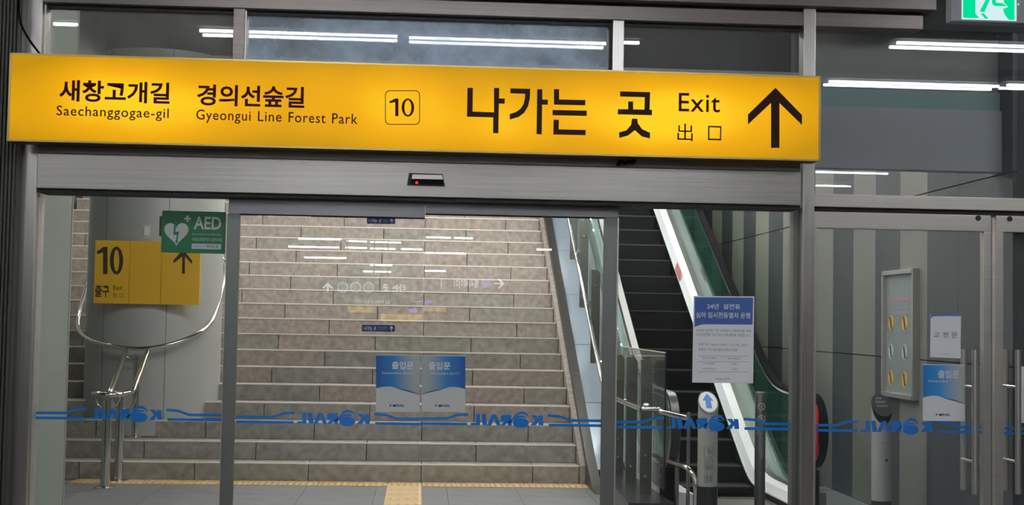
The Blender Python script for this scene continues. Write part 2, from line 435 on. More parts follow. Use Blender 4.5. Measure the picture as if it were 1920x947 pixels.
# ================================================================== LOBBY
XL = -2.35; XW = 3.70; LEND = 21.0; LC = 3.95
lf = sroot('floor_lobby', (0, 10.8, 0), 'grey stone tile floor of the lobby beyond the glass')
box('bedding', -4.6, XW, YF+.2, 12.48, -.10, -.006, joint, lf)
ty = 8.55; 
tile_me = {}
while ty < 12.1:
    x = -4.55
    y1 = min(ty+.6, 12.18)
    while x < XW-.05:
        x1 = min(x+.6, XW)
        k_ = (round(x1-x, 3), round(y1-ty, 3))
        if k_ not in tile_me:
            b_ = bmesh.new(); abox(b_, .0015, x1-x-.0015, .0015, y1-ty-.0015, -.03, 0)
            me = bpy.data.meshes.new('floor_tile'); b_.to_mesh(me); b_.free(); me.materials.append(lobbyfloor); tile_me[k_] = me
        # the tactile lane and the plinth leave their own cut-outs, laid on top
        o = bpy.data.objects.new('floor_tile', tile_me[k_]); C.objects.link(o); o.location = (x, ty, 0); o.parent = lf
        x += .6
    ty += .6
box('floor_tile', -4.55, XW, 12.183, 12.48, -.03, 0, lobbyfloor, lf)
rebase(lf)

# ------------------------------------------------------------------ staircase
D0, T, RS = 12.480, .29447, .16
XS0, XS1 = -4.3, 1.45
NST = 22
stair = thing('staircase', 'wide granite block staircase rising behind the sliding glass doors', 'staircase', (0, D0, 0))
gm = [granite, granite_b, granite_c]
for i in range(1, NST+1):
    y0 = D0+(i-1)*T; zt_ = i*RS
    off = .03 if i % 2 else .53
    xs = [XS0]; x = off-5
    while x < XS1-.12:
        if x > XS0+.12: xs.append(x)
        x += 1.0
    xs.append(XS1)
    for a, b in zip(xs, xs[1:]):
        b_ = bmesh.new(); j = random.uniform(-.0015, .0015)
        abox(b_, a+.004, b-.004, y0+j, y0+T+.004, zt_-RS+.002, zt_-.0)
        o = fin('stone_block', b_, random.choice(gm if i < 9 else [granite_b, granite_b, granite]), stair)  # upper steps warmer: the hall's reflected tint is put into the stone
    box('nosing_highlight', XS0, XS1, y0-.004, y0+.02, zt_-.009, zt_+.002, nosing, stair)  # pale strip paints the light caught along each step edge
b_ = bmesh.new()   # sloping core under the blocks, and the light stone stringer on the right
fin('stone_stringer', b_, granite, stair) if False else b_.free()
def slope_z(Y, h): return h+(Y-D0)*RS/T
def slope_bar(name, x0, x1, ya, yb, h0, h1, m, parent, foot=True):
    """bar that follows the pitch of the stairs, h0/h1 heights above the nosing line"""
    pts = [(x0, ya, slope_z(ya, h0)), (x0, yb, slope_z(yb, h0)), (x0, yb, slope_z(yb, h1)), (x0, ya, slope_z(ya, h1))]
    return prism(name, pts, (x1-x0, 0, 0), m, parent)
slope_bar('stone_stringer', 1.452, 1.50, D0-.06, LEND-2.0, -.12, .20, granite_b, stair)
rebase(stair)
# dark cap kerb, polished sloping deck between stairs and escalator
dk = thing('sloping_deck', 'polished pale metal sloping deck with dark cap between stairs and escalator', 'deck', (1.6, D0, 0))
# cap with rounded foot running down to the floor
P = []
for Y in [D0-.75+.05*k for k in range(0, 12)]:
    P.append((Y, max(0.0, .02+ .26*max(0, (Y-(D0-.72)))**1.35 )))
capl = [(1.502, 11.72, 0.0), (1.502, 11.95, .05), (1.502, 12.15, .12), (1.502, 12.35, .21), (1.502, 12.5, .235+.05), (1.502, LEND-2.0, slope_z(LEND-2.0, .285))]
prism('dark_cap', capl+[(1.502, LEND-2.0, slope_z(LEND-2.0, .1)), (1.502, 12.6, .0)], (.085, 0, 0), deckdk, dk)
y = 12.35; n_ = 0
while y < LEND-2.2:
    yb = y+.98
    slope_bar('deck_panel', 1.589, 1.835, y, yb, .17, .215, deckm, dk)
    slope_bar('deck_seam', 1.589, 1.835, yb, yb+.012, .17, .20, blackgap, dk)
    y = yb+.012
prism('deck_side', [(1.835, 11.9, 0), (1.835, 12.35, .12), (1.835, LEND-2.2, slope_z(LEND-2.2, .16)), (1.835, LEND-2.2, 0)], (.01, 0, 0), deckdk, dk)
rebase(dk)

# tactile paving
tp = thing('tactile_paving', 'yellow ribbed tactile strip along the foot of the stairs with one branch', 'paving', (0, 12.2, 0))
def tact_tile(x, y, along='x', bars=4):
    b_ = bmesh.new(); abox(b_, x+.002, x+.298, y+.002, y+.298, -.004, .004)
    if along == 'd':
        for r in range(5):
            for q in range(5):
                cx_, cy_ = x+.04+q*.055+ (r % 2)*.0, y+.04+r*.055
                abox(b_, cx_-.012, cx_+.012, cy_-.012, cy_+.012, .004, .0085)
    else:
        for q in range(4):
            cx_ = x+.045+q*.07
            abox(b_, cx_-.012, cx_+.012, y+.01, y+.29, .004, .0085)
    return fin('tactile_tile', b_, tact, tp)
xc = XX(757, 930, 11.7)-.15
x = xc-.302*9
while x < XX(1080, 915, 12.33)-.05:
    tact_tile(x, 12.165, 'd'); x += .302
for yy in (11.863, 11.561, 11.259, 10.957, 10.655, 10.353): tact_tile(xc, yy, 'y')
rebase(tp)

# ------------------------------------------------------------------ walls of the lobby
lw = sroot('wall_lobby_left', (XL, 9.0, 0), 'greenish grey wall at the left beyond the glass')
box('cladding_panel', XL-.5, XL, YF+.2, 9.46, 0, 3.95, lwall, lw)
box('corner_bead', XL-.004, XL+.004, 9.445, 9.465, 0, 3.95, steel_lt, lw)
rebase(lw)
struct(box('wall_lobby_far_left', -4.5, -4.4, YF+.3, LEND, 0, 7, lwall), 'wall along the left of the staircase')
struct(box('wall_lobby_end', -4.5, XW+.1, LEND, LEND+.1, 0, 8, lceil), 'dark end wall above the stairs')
# ceilings: flat over the lobby, pitched up over the stairs
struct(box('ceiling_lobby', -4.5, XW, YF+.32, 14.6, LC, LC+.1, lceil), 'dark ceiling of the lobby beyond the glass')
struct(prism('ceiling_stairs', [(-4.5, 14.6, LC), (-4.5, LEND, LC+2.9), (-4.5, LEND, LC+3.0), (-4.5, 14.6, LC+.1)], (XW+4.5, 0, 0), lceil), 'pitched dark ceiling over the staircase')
struct(box('trim_18', -2.2, 3.69, 13.35, 13.45, LC-.30, LC, bulk), 'added beam blocking lamp glow across the lobby ceiling')  # added beam, deepened to block the glow of the lamps behind it
# striped wall: alternate light and dark panels, two levels of joints
ws = sroot('wall_right', (XW, 11, 0), 'tall panel wall striped light and dark grey at the right')
box('backing', XW+.03, XW+.12, YG+.04, LEND, 0, 7, joint, ws)
kk = 2597*XW
bounds = []
base = .001761   # far stripe boundary
pitch = 6.06e-5
ybs = [1/(base-pitch*0)]
WST = pitch*kk
y_far = kk/ (1/base) if False else kk*base
ys = [y_far - WST*j for j in range(-3, 18)]
dark = True
for j, yb in enumerate(ys):
    ya = yb-WST
    if yb < YG+.1: break
    ya = max(ya, YG+.04)
    # stripe j=3 starts at the boundary where dark begins
    md = st_d if (j % 2 == 1) else st_l
    if ya < 2597*XW/(1800-792): md = st_d
    yb = min(yb, LEND)
    for za, zb in ((0, 1.22), (1.22, 2.45), (2.45, 3.68), (3.68, 5.5)):
        box('wall_panel', XW, XW+.03, ya+.0015, yb-.0015, za+.004, zb-.004, md, ws)
rebase(ws)
# bulkhead above the swing doors
bk = sroot('trim_19', (3.1, 8.6, 2.4), 'plain grey bulkhead hanging above the striped wall')
YBK = YG+.2
xb0 = XX(1527, 260, YBK)
box('bulkhead_face', xb0, XW-.002, YBK, YBK+.12, ZZ(1700, 318, YBK), ZZ(1700, 203, YBK), bulk, bk)
box('teal_band', xb0, XW-.002, YBK+.03, YBK+.15, ZZ(1700, 203, YBK), ZZ(1700, 168, YBK), bulkteal, bk)
box('upper_face', xb0, XW-.002, YBK+.06, YBK+.18, ZZ(1700, 168, YBK), LC, bulkup, bk)
rebase(bk)

# ------------------------------------------------------------------ column
colY = D0+2*T-.02+.64; CR = .64
colX = (XX(166, 600, colY)+XX(413, 600, colY))/2
cb = thing('round_column', 'large round grey clad column standing on the lower stairs', 'column', (colX, colY, .32))
lathe('cladding', [(CR, .325), (CR, 2.55), (CR, LC+1.2)], colX, colY, colm, cb, 64)
b_ = bmesh.new()
for a in (-.62, .35):
    ax, ay = colX+math.sin(a)*CR, colY-math.cos(a)*CR
    atube(b_, [(ax, ay, .33), (ax, ay, LC)], .0028, 6)
fin('seam', b_, colseam, cb)
lathe('base_ring', [(CR+.006, .32), (CR+.006, .335)], colX, colY, colseam, cb, 64)
rebase(cb)

def number10(x0, x1, yt, yb, Y, m, parent, wt=.085, sl=.0):
    # figure one and figure nought as upright grotesque numerals, fitted in a photo rectangle
    w_, h_ = x1-x0, yb-yt
    f = lambda u, v: (x0+u*w_, yt+v*h_+u*w_*sl)
    a, b = .17, .17+wt*2.0
    ppx('figure_one', [[(a+.06, .0), (b+.06, .0), (b+.06, 1), (a+.06, 1), (a+.06, .20), (.0, .27), (.0, .155), (a*.7, .09)]], f, Y, m, parent, .0015)
    n = 28; bm = bmesh.new(); cx_, cy_ = .745, .5; rx, ry = .255, .515
    A = [bm.verts.new(at(*f(cx_+rx*math.cos(2*PI*k/n), cy_+ry*math.sin(2*PI*k/n)), Y)) for k in range(n)]
    B = [bm.verts.new(at(*f(cx_+(rx-wt*1.75)*math.cos(2*PI*k/n), cy_+(ry-wt*1.35)*math.sin(2*PI*k/n)), Y)) for k in range(n)]
    for i in range(n): bm.faces.new((A[i], A[(i+1) % n], B[(i+1) % n], B[i]))
    fin('figure_nought', bm, m, parent)
# ------------------------------------------------------------------ yellow exit board on the column
YB = colY-CR-.05
bd = thing('exit_board', 'yellow three-panel exit 10 board on the round column', 'sign', at(276, 570, YB))
def xz(px, py): return at(px, py, YB)
zb1, zb0 = xz(276, 452.3).z, xz(276, 570.5).z
bp_ = []
for a, b in ((177, 242.3), (243, 302), (302.7, 375)):
    bp_.append(box('board_panel', xz(a, 510).x, xz(b, 510).x, YB, YB+.03, zb0, zb1, yboard, bd, .002))
for a in (205, 345):
    box('board_bracket', xz(a, 510).x-.02, xz(a, 510).x+.02, YB+.03, colY-math.sqrt(CR**2-(xz(a, 510).x-colX)**2)+.004, zb0+.1, zb1-.1, steel_dk, bd)
YT = YB-.002
number10(182, 231, 463, 514, YT, boardtext, bp_[0], .085)
tpx('출구', 177.5, 205, 534, 557, YT, boardtext, bp_[0], offset=.02)
tpx('Exit', 212.5, 230.5, 535, 543.5, YT, boardtext, bp_[0])
tpx('出 口', 212, 231, 549, 557, YT, boardtext, bp_[0])
fb = lambda x, y: (130+x/3.947, 380+y/3.947)
ppx('arrow', [[(845, 352), (912, 432), (905, 452), (856, 398), (854, 526), (834, 526), (836, 398), (772, 448), (770, 428), (836, 352)]], fb, YT-.001, boardtext, bp_[2])
rebase(bd)
# small white call box above the board
yb_ = colY-math.sqrt(CR**2-.12**2)-.012
sb = thing('wall_box', 'small white plastic box fixed above the yellow board', 'device', at(275, 447, yb_))
xa, xb = XX(268, 434, yb_), XX(282, 434, yb_); za, zb = ZZ(275, 446, yb_), ZZ(275, 422, yb_)
box('housing', xa, xb, yb_, yb_+.06, za, zb, plastic, sb, .006)
box('cover', xa+.012, xb-.012, yb_-.012, yb_, za+.02, zb-.02, white, sb, .005)
box('base_edge', xa+.01, xb-.01, yb_+.004, yb_+.05, za-.012, za, blackgap, sb)
rebase(sb)

# ------------------------------------------------------------------ handrail around the column
RR = CR+.085
hr = thing('column_handrail', 'polished steel handrail hooping round the column on three posts', 'handrail', at(205, 915, 11.9))
zr_ = ZZ(258, 653, colY-RR)
hoop = [(185, 515, 14.3), (168, 525, 14.15), (154, 566, 13.95), (147, 598, 13.75), (149, 621, 13.5), (168, 637, 13.25), (205, 648, 13.03), (258, 654, 12.95),
        (310, 648, 12.97), (345, 637, 13.05), (378, 621, 13.2), (397, 602, 13.4), (409, 570, 13.6), (418, 535, 13.8), (424, 507, 13.95), (421, 491, 14.05), (412, 479, 14.2), (396, 470, 14.35)]
tube('hoop_rail', smooth_path([at(*p) for p in hoop], 5), .0205, chrome, hr)
# lower rails down to the end loops
def ground_Y(px, py, z=0):
    # depth at which the ray through a point meets height z
    a = at(px, py, 1.0); return (EYE-z)/(EYE-a.z)
YA = ground_Y(199, 915); YBp = ground_Y(226, 902); YCp = ground_Y(255, 820, .32)
pA, pB, pC = at(203, 750, YA), at(228, 744, YBp), at(255, 668, YCp)
tube('lower_rail', smooth_path([at(238, 655, colY-RR), at(233, 668, colY-RR-.12), at(209, 728, YA+.12), at(205, 738, YA+.05)], 5), .0225, chrome, hr)
tube('lower_rail', smooth_path([at(279, 655, colY-RR), at(274, 668, colY-RR-.1), at(252, 726, YBp+.1), at(248, 733, YBp+.06), at(240, 736, YBp+.03), at(226, 739, YBp)], 5), .0225, chrome, hr)
rc = at(201.5, 739, YA); rr_ = 26*YA/F
tube('end_loop', arc(rc, rr_, 0, 2*PI*35/36, 35, (1, 0, 0), (0, 1, 0)), .021, chrome, hr, 12, True)
rc2 = at(232, 741, YBp)
tube('bracket_arc', arc(rc+Vector((0, 0, -.02)), 22*YA/F, PI, 2*PI, 16, (1, 0, 0), (0, 0, 1.05)), .0095, chrome, hr)
tube('bracket_arc', arc(rc2+Vector((0, 0, -.01)), 22*YBp/F, PI, 2*PI, 16, (1, 0, 0), (0, 0, 1.15)), .0095, chrome, hr)
tube('bracket_arc', arc(at(253, 655, colY-RR), 20*YCp/F, PI, 1.6*PI, 10, (1, 0, 0), (0, 0, 1.0)), .009, chrome, hr)
for px, Y_, zf, zt2, r in ((201.5, YA, 0, pA.z, .040), (226, YBp, 0, pB.z, .039), (255, YCp, .32, pC.z, .037)):
    xx = XX(px-3 if zf == 0 else px, 860 if zf == 0 else 760, Y_)
    tube('post', [(xx, Y_, zf), (xx, Y_, zt2)], r, chrome, hr, 20)
    lathe('flange', [(r*2.2, zf), (r*2.2, zf+.008), (r*1.3, zf+.02)], xx, Y_, chrome, hr, 24)
    tube('rail_pin', [(xx, Y_, zt2), (xx, Y_, zt2+.035)], .009, chrome, hr, 8)
rebase(hr)

# ------------------------------------------------------------------ escalator
HX0, HX1 = 1.93, 3.06      # handrail centre lines
SX0, SX1 = 2.20, 2.90      # step width
def ez(Y, h=0.0): return .19+h+(Y-12.3)*.542     # step nosing line
es = thing('escalator', 'black-stepped escalator with green glass balustrades right of the stairs', 'escalator', (2.5, 10.6, 0))
YK = 11.85
ETOP = LEND-.6
box('comb_plate', SX0, SX1, 10.5, 11.45, .0, .012, steel_dk, es, .002)
bm = bmesh.new()
for k in range(34): abox(bm, SX0+.01+k*.0225, SX0+.018+k*.0225, 11.40, 11.52, .010, .018)
o = fin('comb_teeth', bm, steel, es); o['kind'] = 'stuff'
yy = 11.58; zz = .0
run, rise = .369, .20
for k in range(24):
    if k == 0: rz = 0
    elif k == 1: rz = .05
    elif k == 2: rz = .14
    else: rz = rise
    zz += rz
    if yy > ETOP: break
    bm = bmesh.new()
    abox(bm, SX0, SX1, yy, yy+run+.01, zz-.24 if k > 1 else -.05, zz)
    o = fin('step', bm, stepm, es)
    bm = bmesh.new(); abox(bm, SX0, SX1, yy-.004, yy+.012, zz-.012, zz+.002)
    fin('step_edge', bm, stepedge, es)
    yy += run
def zrail(Y):
    # smooth transition between the flat and the pitched handrail, .92 above the floor
    a, b = .92, 1.17+(Y-12.3)*.542
    k = .10
    return a + (math.log(1+math.exp((b-a)/k)))*k
def zdeck(Y, d):   # height of skirt top
    a, b = .16+d, ez(Y, .12+d); k = .06
    return b if (b-a)/k > 30 else a+math.log(1+math.exp((b-a)/k))*k
for side, hx, inner in ((-1, HX0, SX0), (1, HX1, SX1)):
    Ys = [10.36+.12*k for k in range(int((ETOP-10.36)/.12))]
    # skirt: bright inner band following the steps
    tag_ = 'skirt_panel'
    bm = bmesh.new()
    dirx = 1 if side > 0 else -1
    xi = inner; xo = inner+dirx*(.21 if side < 0 else .12)
    prof = [(xi-dirx*.001, .035), (xi+dirx*.045, .10), (xo, .12)]
    rows = []
    Yq = [10.75+.12*k for k in range(int((ETOP-10.75)/.12))]
    for Y in Yq:
        z = zdeck(Y, -.13)
        rows.append([bm.verts.new((px_, Y, max(.0, z+h))) for px_, h in prof]+[bm.verts.new((xo, Y, max(0, z-.05)))])
    for A, B in zip(rows, rows[1:]):
        for q in range(4): bm.faces.new((A[q], A[(q+1) % 4], B[(q+1) % 4], B[q]))
    bm.faces.new(rows[0]); bm.faces.new(rows[-1][::-1])
    fin('skirt_panel', bm, skirt, es)
    tube('skirt_edge_trim', [(xi, Y, zdeck(Y, -.13)+.035) for Y in Yq], .009, skirt_e, es, 6)
    bm = bmesh.new(); rows = []
    for Y in Yq:
        z = zdeck(Y, -.13)
        rows.append([bm.verts.new(p) for p in ((xi, Y, max(0, z-.45)), (xi, Y, z+.035), (xi+dirx*.02, Y, z+.035), (xi+dirx*.02, Y, max(0, z-.45)))])
    for A, B in zip(rows, rows[1:]):
        for q in range(4): bm.faces.new((A[q], A[(q+1) % 4], B[(q+1) % 4], B[q]))
    bm.faces.new(rows[0]); bm.faces.new(rows[-1][::-1])
    fin('dark_skirt', bm, stepm, es)
    # outer deck
    xa, xb = (xo, hx+.14) if side > 0 else (hx-.075, hx-.02)
    bm = bmesh.new(); rows = []
    for Y in Yq:
        z = zdeck(Y, -.13)+(.12 if side > 0 else .34)
        rows.append([bm.verts.new(p) for p in ((xa, Y, z), (xb, Y, z), (xb, Y, 0), (xa, Y, 0))])
    for A, B in zip(rows, rows[1:]):
        for q in range(4): bm.faces.new((A[q], A[(q+1) % 4], B[(q+1) % 4], B[q]))
    bm.faces.new(rows[0]); bm.faces.new(rows[-1][::-1])
    fin('outer_deck', bm, skirt if side < 0 else steel, es)
    # green glass
    bm = bmesh.new(); rows = []
    nose = 10.36+.26
    Yg = [10.62+.12*k for k in range(int((ETOP-10.62)/.12))]
    for Y in Yg:
        rows.append([bm.verts.new(p) for p in ((hx-.006, Y, zdeck(Y, -.13)+.118), (hx+.006, Y, zdeck(Y, -.13)+.118), (hx+.006, Y, zrail(Y)-.035), (hx-.006, Y, zrail(Y)-.035))])
    for A, B in zip(rows, rows[1:]):
        for q in range(4): bm.faces.new((A[q], A[(q+1) % 4], B[(q+1) % 4], B[q]))
    bm.faces.new(rows[0]); bm.faces.new(rows[-1][::-1])
    fin('glass_balustrade', bm, glass_g, es)
    # handrail loop: nose semicircle then pitch
    rn = .275
    path = [(hx, 11.0, .92-2*rn+.0), (hx, 10.8, .92-2*rn)]
    path += [(hx, 10.63-rn*math.sin(a), .92-rn-rn*math.cos(a)) for a in [PI*q/14 for q in range(1, 14)]]
    path += [(hx, Y, zrail(Y)) for Y in [10.7+.15*k for k in range(int((ETOP-10.7)/.15))]]
    bm = bmesh.new()
    Pp = [Vector(p) for p in path]; rings = []
    for i, p in enumerate(Pp):
        t = (Pp[min(i+1, len(Pp)-1)]-Pp[max(i-1, 0)]).normalized(); n = Vector((1, 0, 0)); u = n.cross(t)
        sh = [(-.038, 0), (-.036, .020), (-.02, .028), (.02, .028), (.036, .020), (.038, 0), (.03, -.012), (-.03, -.012)]
        rings.append([bm.verts.new(p+n*a+u*(-b)) for a, b in sh])
    for A, B in zip(rings, rings[1:]):
        for q in range(8): bm.faces.new((A[q], A[(q+1) % 8], B[(q+1) % 8], B[q]))
    bm.faces.new(rings[0]); bm.faces.new(rings[-1][::-1])
    fin('handrail', bm, black if side > 0 else rubber_gloss, es, True)
    tube('handrail_profile', [Vector((p[0]-.030, p[1], p[2]))+Vector((0, 0, -.022)) if i > 14 else Vector((p[0]-.030, p[1]+.022*math.sin(PI*min(14, max(0, i-1))/14), p[2]+.022*math.cos(PI*min(14, max(0, i-1))/14))) for i, p in enumerate(path)], .011, chrome, es, 6)
    # newel infill plate inside the loop
    bm = bmesh.new()
    pts = [(hx-.012, 11.05, .92-2*rn+.03)]+[(hx-.012, 10.63-(rn-.03)*math.sin(a), .92-rn-(rn-.03)*math.cos(a)) for a in [PI*q/12 for q in range(0, 13)]]+[(hx-.012, 11.05, .92-.03)]
    aprism(bm, pts, (.024, 0, 0)); fin('newel_glass', bm, glass_g, es)
    box('newel_foot', hx-.05, hx+.05, 10.62, 11.2, 0, .34, black, es, .02)
# red warning guards on the right newel
for z0_, z1_ in ((.64, .80), (.37, .60)):
    pass
rg = [(HX1-.052, 10.63-.262*math.sin(a), .92-.275-.262*math.cos(a)) for a in [PI*q/16 for q in range(2, 15)]]
bm = bmesh.new(); atube(bm, rg, [.012, .026, .034, .036, .030, .018, .013, .017, .026, .034, .034, .026, .012], 10)
fin('red_guard', bm, redm, es, True)['label'] = 'red plastic warning guard on the newel'
# pink sticker on the skirt
for cpx, cpy in ((1302, 503),):
    Yk = 15.62
    o = prism('warning_sticker', [(SX1-.004, Yk-.16, ez(Yk-.16, .02)), (SX1-.004, Yk+.10, ez(Yk+.10, .02)), (SX1+.028, Yk+.10, ez(Yk+.1, .115)), (SX1+.028, Yk-.12, ez(Yk-.12, .115)), (SX1+.01, Yk-.19, ez(Yk-.19, .075))], (-.004, 0, .004), pinkm, es)
    o['label'] = 'pink warning sticker on the bright skirt'
# outer side cladding, right of the escalator
prism('side_cladding', [(HX1+.14, 11.3, 0), (HX1+.14, 11.9, .15), (HX1+.14, ETOP, ez(ETOP, 0)), (HX1+.14, ETOP, 0)], (.02, 0, 0), st_d, es)
rebase(es)

# ------------------------------------------------------------------ glass guard beside the escalator
GX = 1.77
pl = thing('stone_plinth', 'low black polished stone plinth under the glass guard', 'plinth', (1.75, 11, 0))
prism('plinth_block', [at(1164, 945, 10.0).xy.to_3d()*0+Vector((1.53, 10.05, 0)), Vector((1.865, 10.05, 0)), Vector((1.83, 12.3, 0)), Vector((1.60, 12.3, 0))], (0, 0, .15), sill, pl)
rebase(pl)
gd = thing('glass_guard', 'glass guard with grey flat posts and steel rail beside the escalator', 'railing', (GX, 11, .15))
posts = [(10.75, .15), (11.5, .15), (12.25, .15)]+[(Y, slope_z(Y, .20)) for Y in (12.95, 14.0, 15.05, 16.1, 17.15, 18.2)]
for Y, zb_ in posts:
    top = 1.17 if Y < 12.5 else slope_z(Y, 1.16)
    p_ = prism('post', [(GX-.045, Y, zb_), (GX+.045, Y, zb_), (GX+.045, Y, top-.04), (GX+.02, Y, top), (GX-.045, Y, top)], (0, .025, 0), postm, gd)
    for h in (.12, .28, .80):
        hz_ = zb_+h
        tube('clamp', [(GX-.01, Y-.03, hz_), (GX-.01, Y+.0, hz_)], .011, chrome, p_, 8)
    tube('rail_bracket', [(GX, Y+.01, (.81 if Y < 12.5 else slope_z(Y, .83))), (GX-.10, Y+.01, (.81 if Y < 12.5 else slope_z(Y, .83)))], .009, chrome, gd, 8)
box('glass_panel', GX+.05, GX+.062, 10.25, 11.68, .22, 1.235, glass_g2 if False else glass_r, gd)
box('glass_panel', GX+.05, GX+.062, 11.70, 12.45, .22, 1.235, glass_r, gd)
box('panel_edge', GX+.05, GX+.062, 10.238, 10.25, .22, 1.235, blackgap, gd)
tube('glass_top_trim', [(GX+.056, 10.25, 1.237), (GX+.056, 12.45, 1.237)], .006, steel_lt, gd, 6)
for a, b in ((12.5, 14.0), (14.03, 15.55), (15.58, 17.1), (17.13, 18.6)):
    prism('glass_panel', [(GX+.05, a, slope_z(a, .26)), (GX+.05, b, slope_z(b, .26)), (GX+.05, b, slope_z(b, 1.22)), (GX+.05, a, slope_z(a, 1.22))], (.012, 0, 0), glass_r, gd)
tube('rail', smooth_path([(GX-.10, 10.35, .81), (GX-.10, 11.6, .81), (GX-.10, 12.15, .83), (GX-.10, 12.6, slope_z(12.6, .83)), (GX-.10, 15, slope_z(15, .83)), (GX-.10, LEND-2, slope_z(LEND-2, .83))], 6), .021, chrome, gd)
rebase(gd)
# low tube barrier in front of the newel
tb = thing('tube_barrier', 'bent steel tube barrier between the glass guard and the white bollard', 'railing', (1.85, 10.3, 0))
tube('top_tube', smooth_path([(GX-.10, 10.35, .81), (GX+.02, 10.30, .815), (1.80, 10.2, .80), (1.93, 9.95, .775)], 6), .018, chrome, tb)
a1 = at(1225, 853, 10.8); a2 = at(1288, 878, 10.05); a3 = at(1303, 900, 9.95); a4 = at(1304, 940, 9.95)
tube('lower_tube', smooth_path([a1, a1*.4+a2*.6, a2, a3, a4, Vector((a4.x, a4.y, 0))], 6), .018, chrome, tb)
for px, Y_, r_ in ((1249, 10.7, .012), (1270, 10.45, .016), (1291, 10.2, .014)):
    xx = XX(px, 820, Y_); tube('upright', [(xx, Y_, 0 if r_ > .013 else .2), (xx, Y_, .80)], r_, steel_v, tb, 10)
ball = at(1213, 764, 10.42)
lathe('joint_collar', [(.012, ball.z-.035), (.032, ball.z-.02), (.036, ball.z), (.03, ball.z+.02), (.012, ball.z+.035)], ball.x, ball.y, chrome, tb, 16)
rebase(tb)

# ------------------------------------------------------------------ bollards and pole
def bollard(px, label, top, ypx, Y_=9.95):
    cx_ = XX(px, 830, Y_); z1 = ZZ(px, top, Y_); r = .072
    t = thing('bollard', label, 'bollard', (cx_, Y_, 0), 'white guide bollards at the escalator')
    lathe('base', [(r+.002, 0), (r+.002, ZZ(px, ypx, Y_))], cx_, Y_, bollb, t)
    # body with a slanted head
    zb = ZZ(px, ypx, Y_)
    bm = bmesh.new(); n = 32; lo = []; mid = []; hi = []
    for k in range(n):
        a = 2*PI*k/n; dx, dy = math.cos(a)*r, math.sin(a)*r
        lo.append(bm.verts.new((cx_+dx, Y_+dy, zb))); mid.append(bm.verts.new((cx_+dx, Y_+dy, z1-.20)))
        hz_ = z1-.075+ (dy/r)*.075
        hi.append(bm.verts.new((cx_+dx, Y_+dy, hz_)))
    for A, B in ((lo, mid), (mid, hi)):
        for k in range(n): bm.faces.new((A[k], A[(k+1) % n], B[(k+1) % n], B[k]))
    bm.faces.new(lo[::-1]); bm.faces.new(hi)
    fin('body', bm, bollm, t, True)
    lathe('band', [(r+.0015, z1-.235), (r+.0015, z1-.228)], cx_, Y_, greyink, t)
    return t, cx_, z1, r, Y_
def headplate(cx_, z1, r, Y_, m, t, name='sloped_plate', bump=.004, rad=.85):
    # oval plate lying on the slanted head, pitched 45 degrees toward the viewer
    bm = bmesh.new(); n = 24
    pts = []
    for k in range(n):
        a = 2*PI*k/n; dx, dy = math.cos(a)*r*rad, math.sin(a)*r*rad
        pts.append(Vector((cx_+dx, Y_+dy, z1-.075+dy/r*.075+bump)))
    aprism(bm, pts, (0, .004, -.004)); return fin(name, bm, m, t)
t, cx_, z1, r, Y_ = bollard(1327, 'white bollard topped by a blue arrow, left of the escalator mouth', 736, 911)
headplate(cx_, z1, r, Y_, bollb, t, 'plate_rim', .003, 1.04)
headplate(cx_, z1, r, Y_, white, t, 'sloped_plate', .007, .92)
U = lambda a, b: Vector((cx_+a*r, Y_+b*r, z1-.075+b*.075+.010))
ap_ = [c for c in t.children if c.name.startswith('sloped_plate')][0]
prism('arrow', [U(*p) for p in ((0, .75), (.55, .1), (.28, .1), (.28, -.6), (-.28, -.6), (-.28, .1), (-.55, .1))], (0, .001, -.001), arrowb, ap_)
fc = lambda x, y: (1140+x/3.086, 640+y/3.086)
yb2 = Y_-r-.001
def frame_px(px0, py0, px1, py1, Y, th, m, parent, name='icon_frame'):
    a, b = at(px0, py0, Y), at(px1, py1, Y)
    bm = bmesh.new()
    for q in ((a.x, b.x, a.z-th, a.z), (a.x, b.x, b.z, b.z+th), (a.x, a.x+th, b.z, a.z), (b.x-th, b.x, b.z, a.z)):
        abox(bm, q[0], q[1], Y, Y+.004, q[2], q[3])
    return fin(name, bm, m, parent)
for y0_, y1_ in ((608, 672), (685, 742), (762, 818)):
    p0, p1 = fc(557, y0_), fc(606, y1_)
    frame_px(p0[0], p0[1], p1[0], p1[1], yb2-.001, .0022, greyink, t)
ppx('icon', [[(578, 625), (586, 618), (590, 628), (588, 655), (582, 655), (580, 642), (576, 642)], [(592, 632), (599, 632), (599, 655), (593, 655)],
             [(566, 705), (572, 705), (572, 722), (590, 728), (600, 715), (603, 720), (592, 738), (570, 732)], [(582, 692), (587, 692), (587, 722), (582, 722)],
             [(566, 780), (574, 770), (582, 780), (580, 812), (570, 812)], [(586, 780), (593, 772), (602, 780), (600, 812), (589, 812)]], fc, yb2-.002, greyink, t)
tpx('올라가는곳', 1324, 1337, 805, 811, yb2-.001, greyink, t)
rebase(t)
t, cx_, z1, r, Y_ = bollard(1653, 'white bollard with a black lettered cap, seen through the swing door', 742, 938, 9.9)
headplate(cx_, z1, r, Y_, bollb, t, 'cap', .006, 1.03)
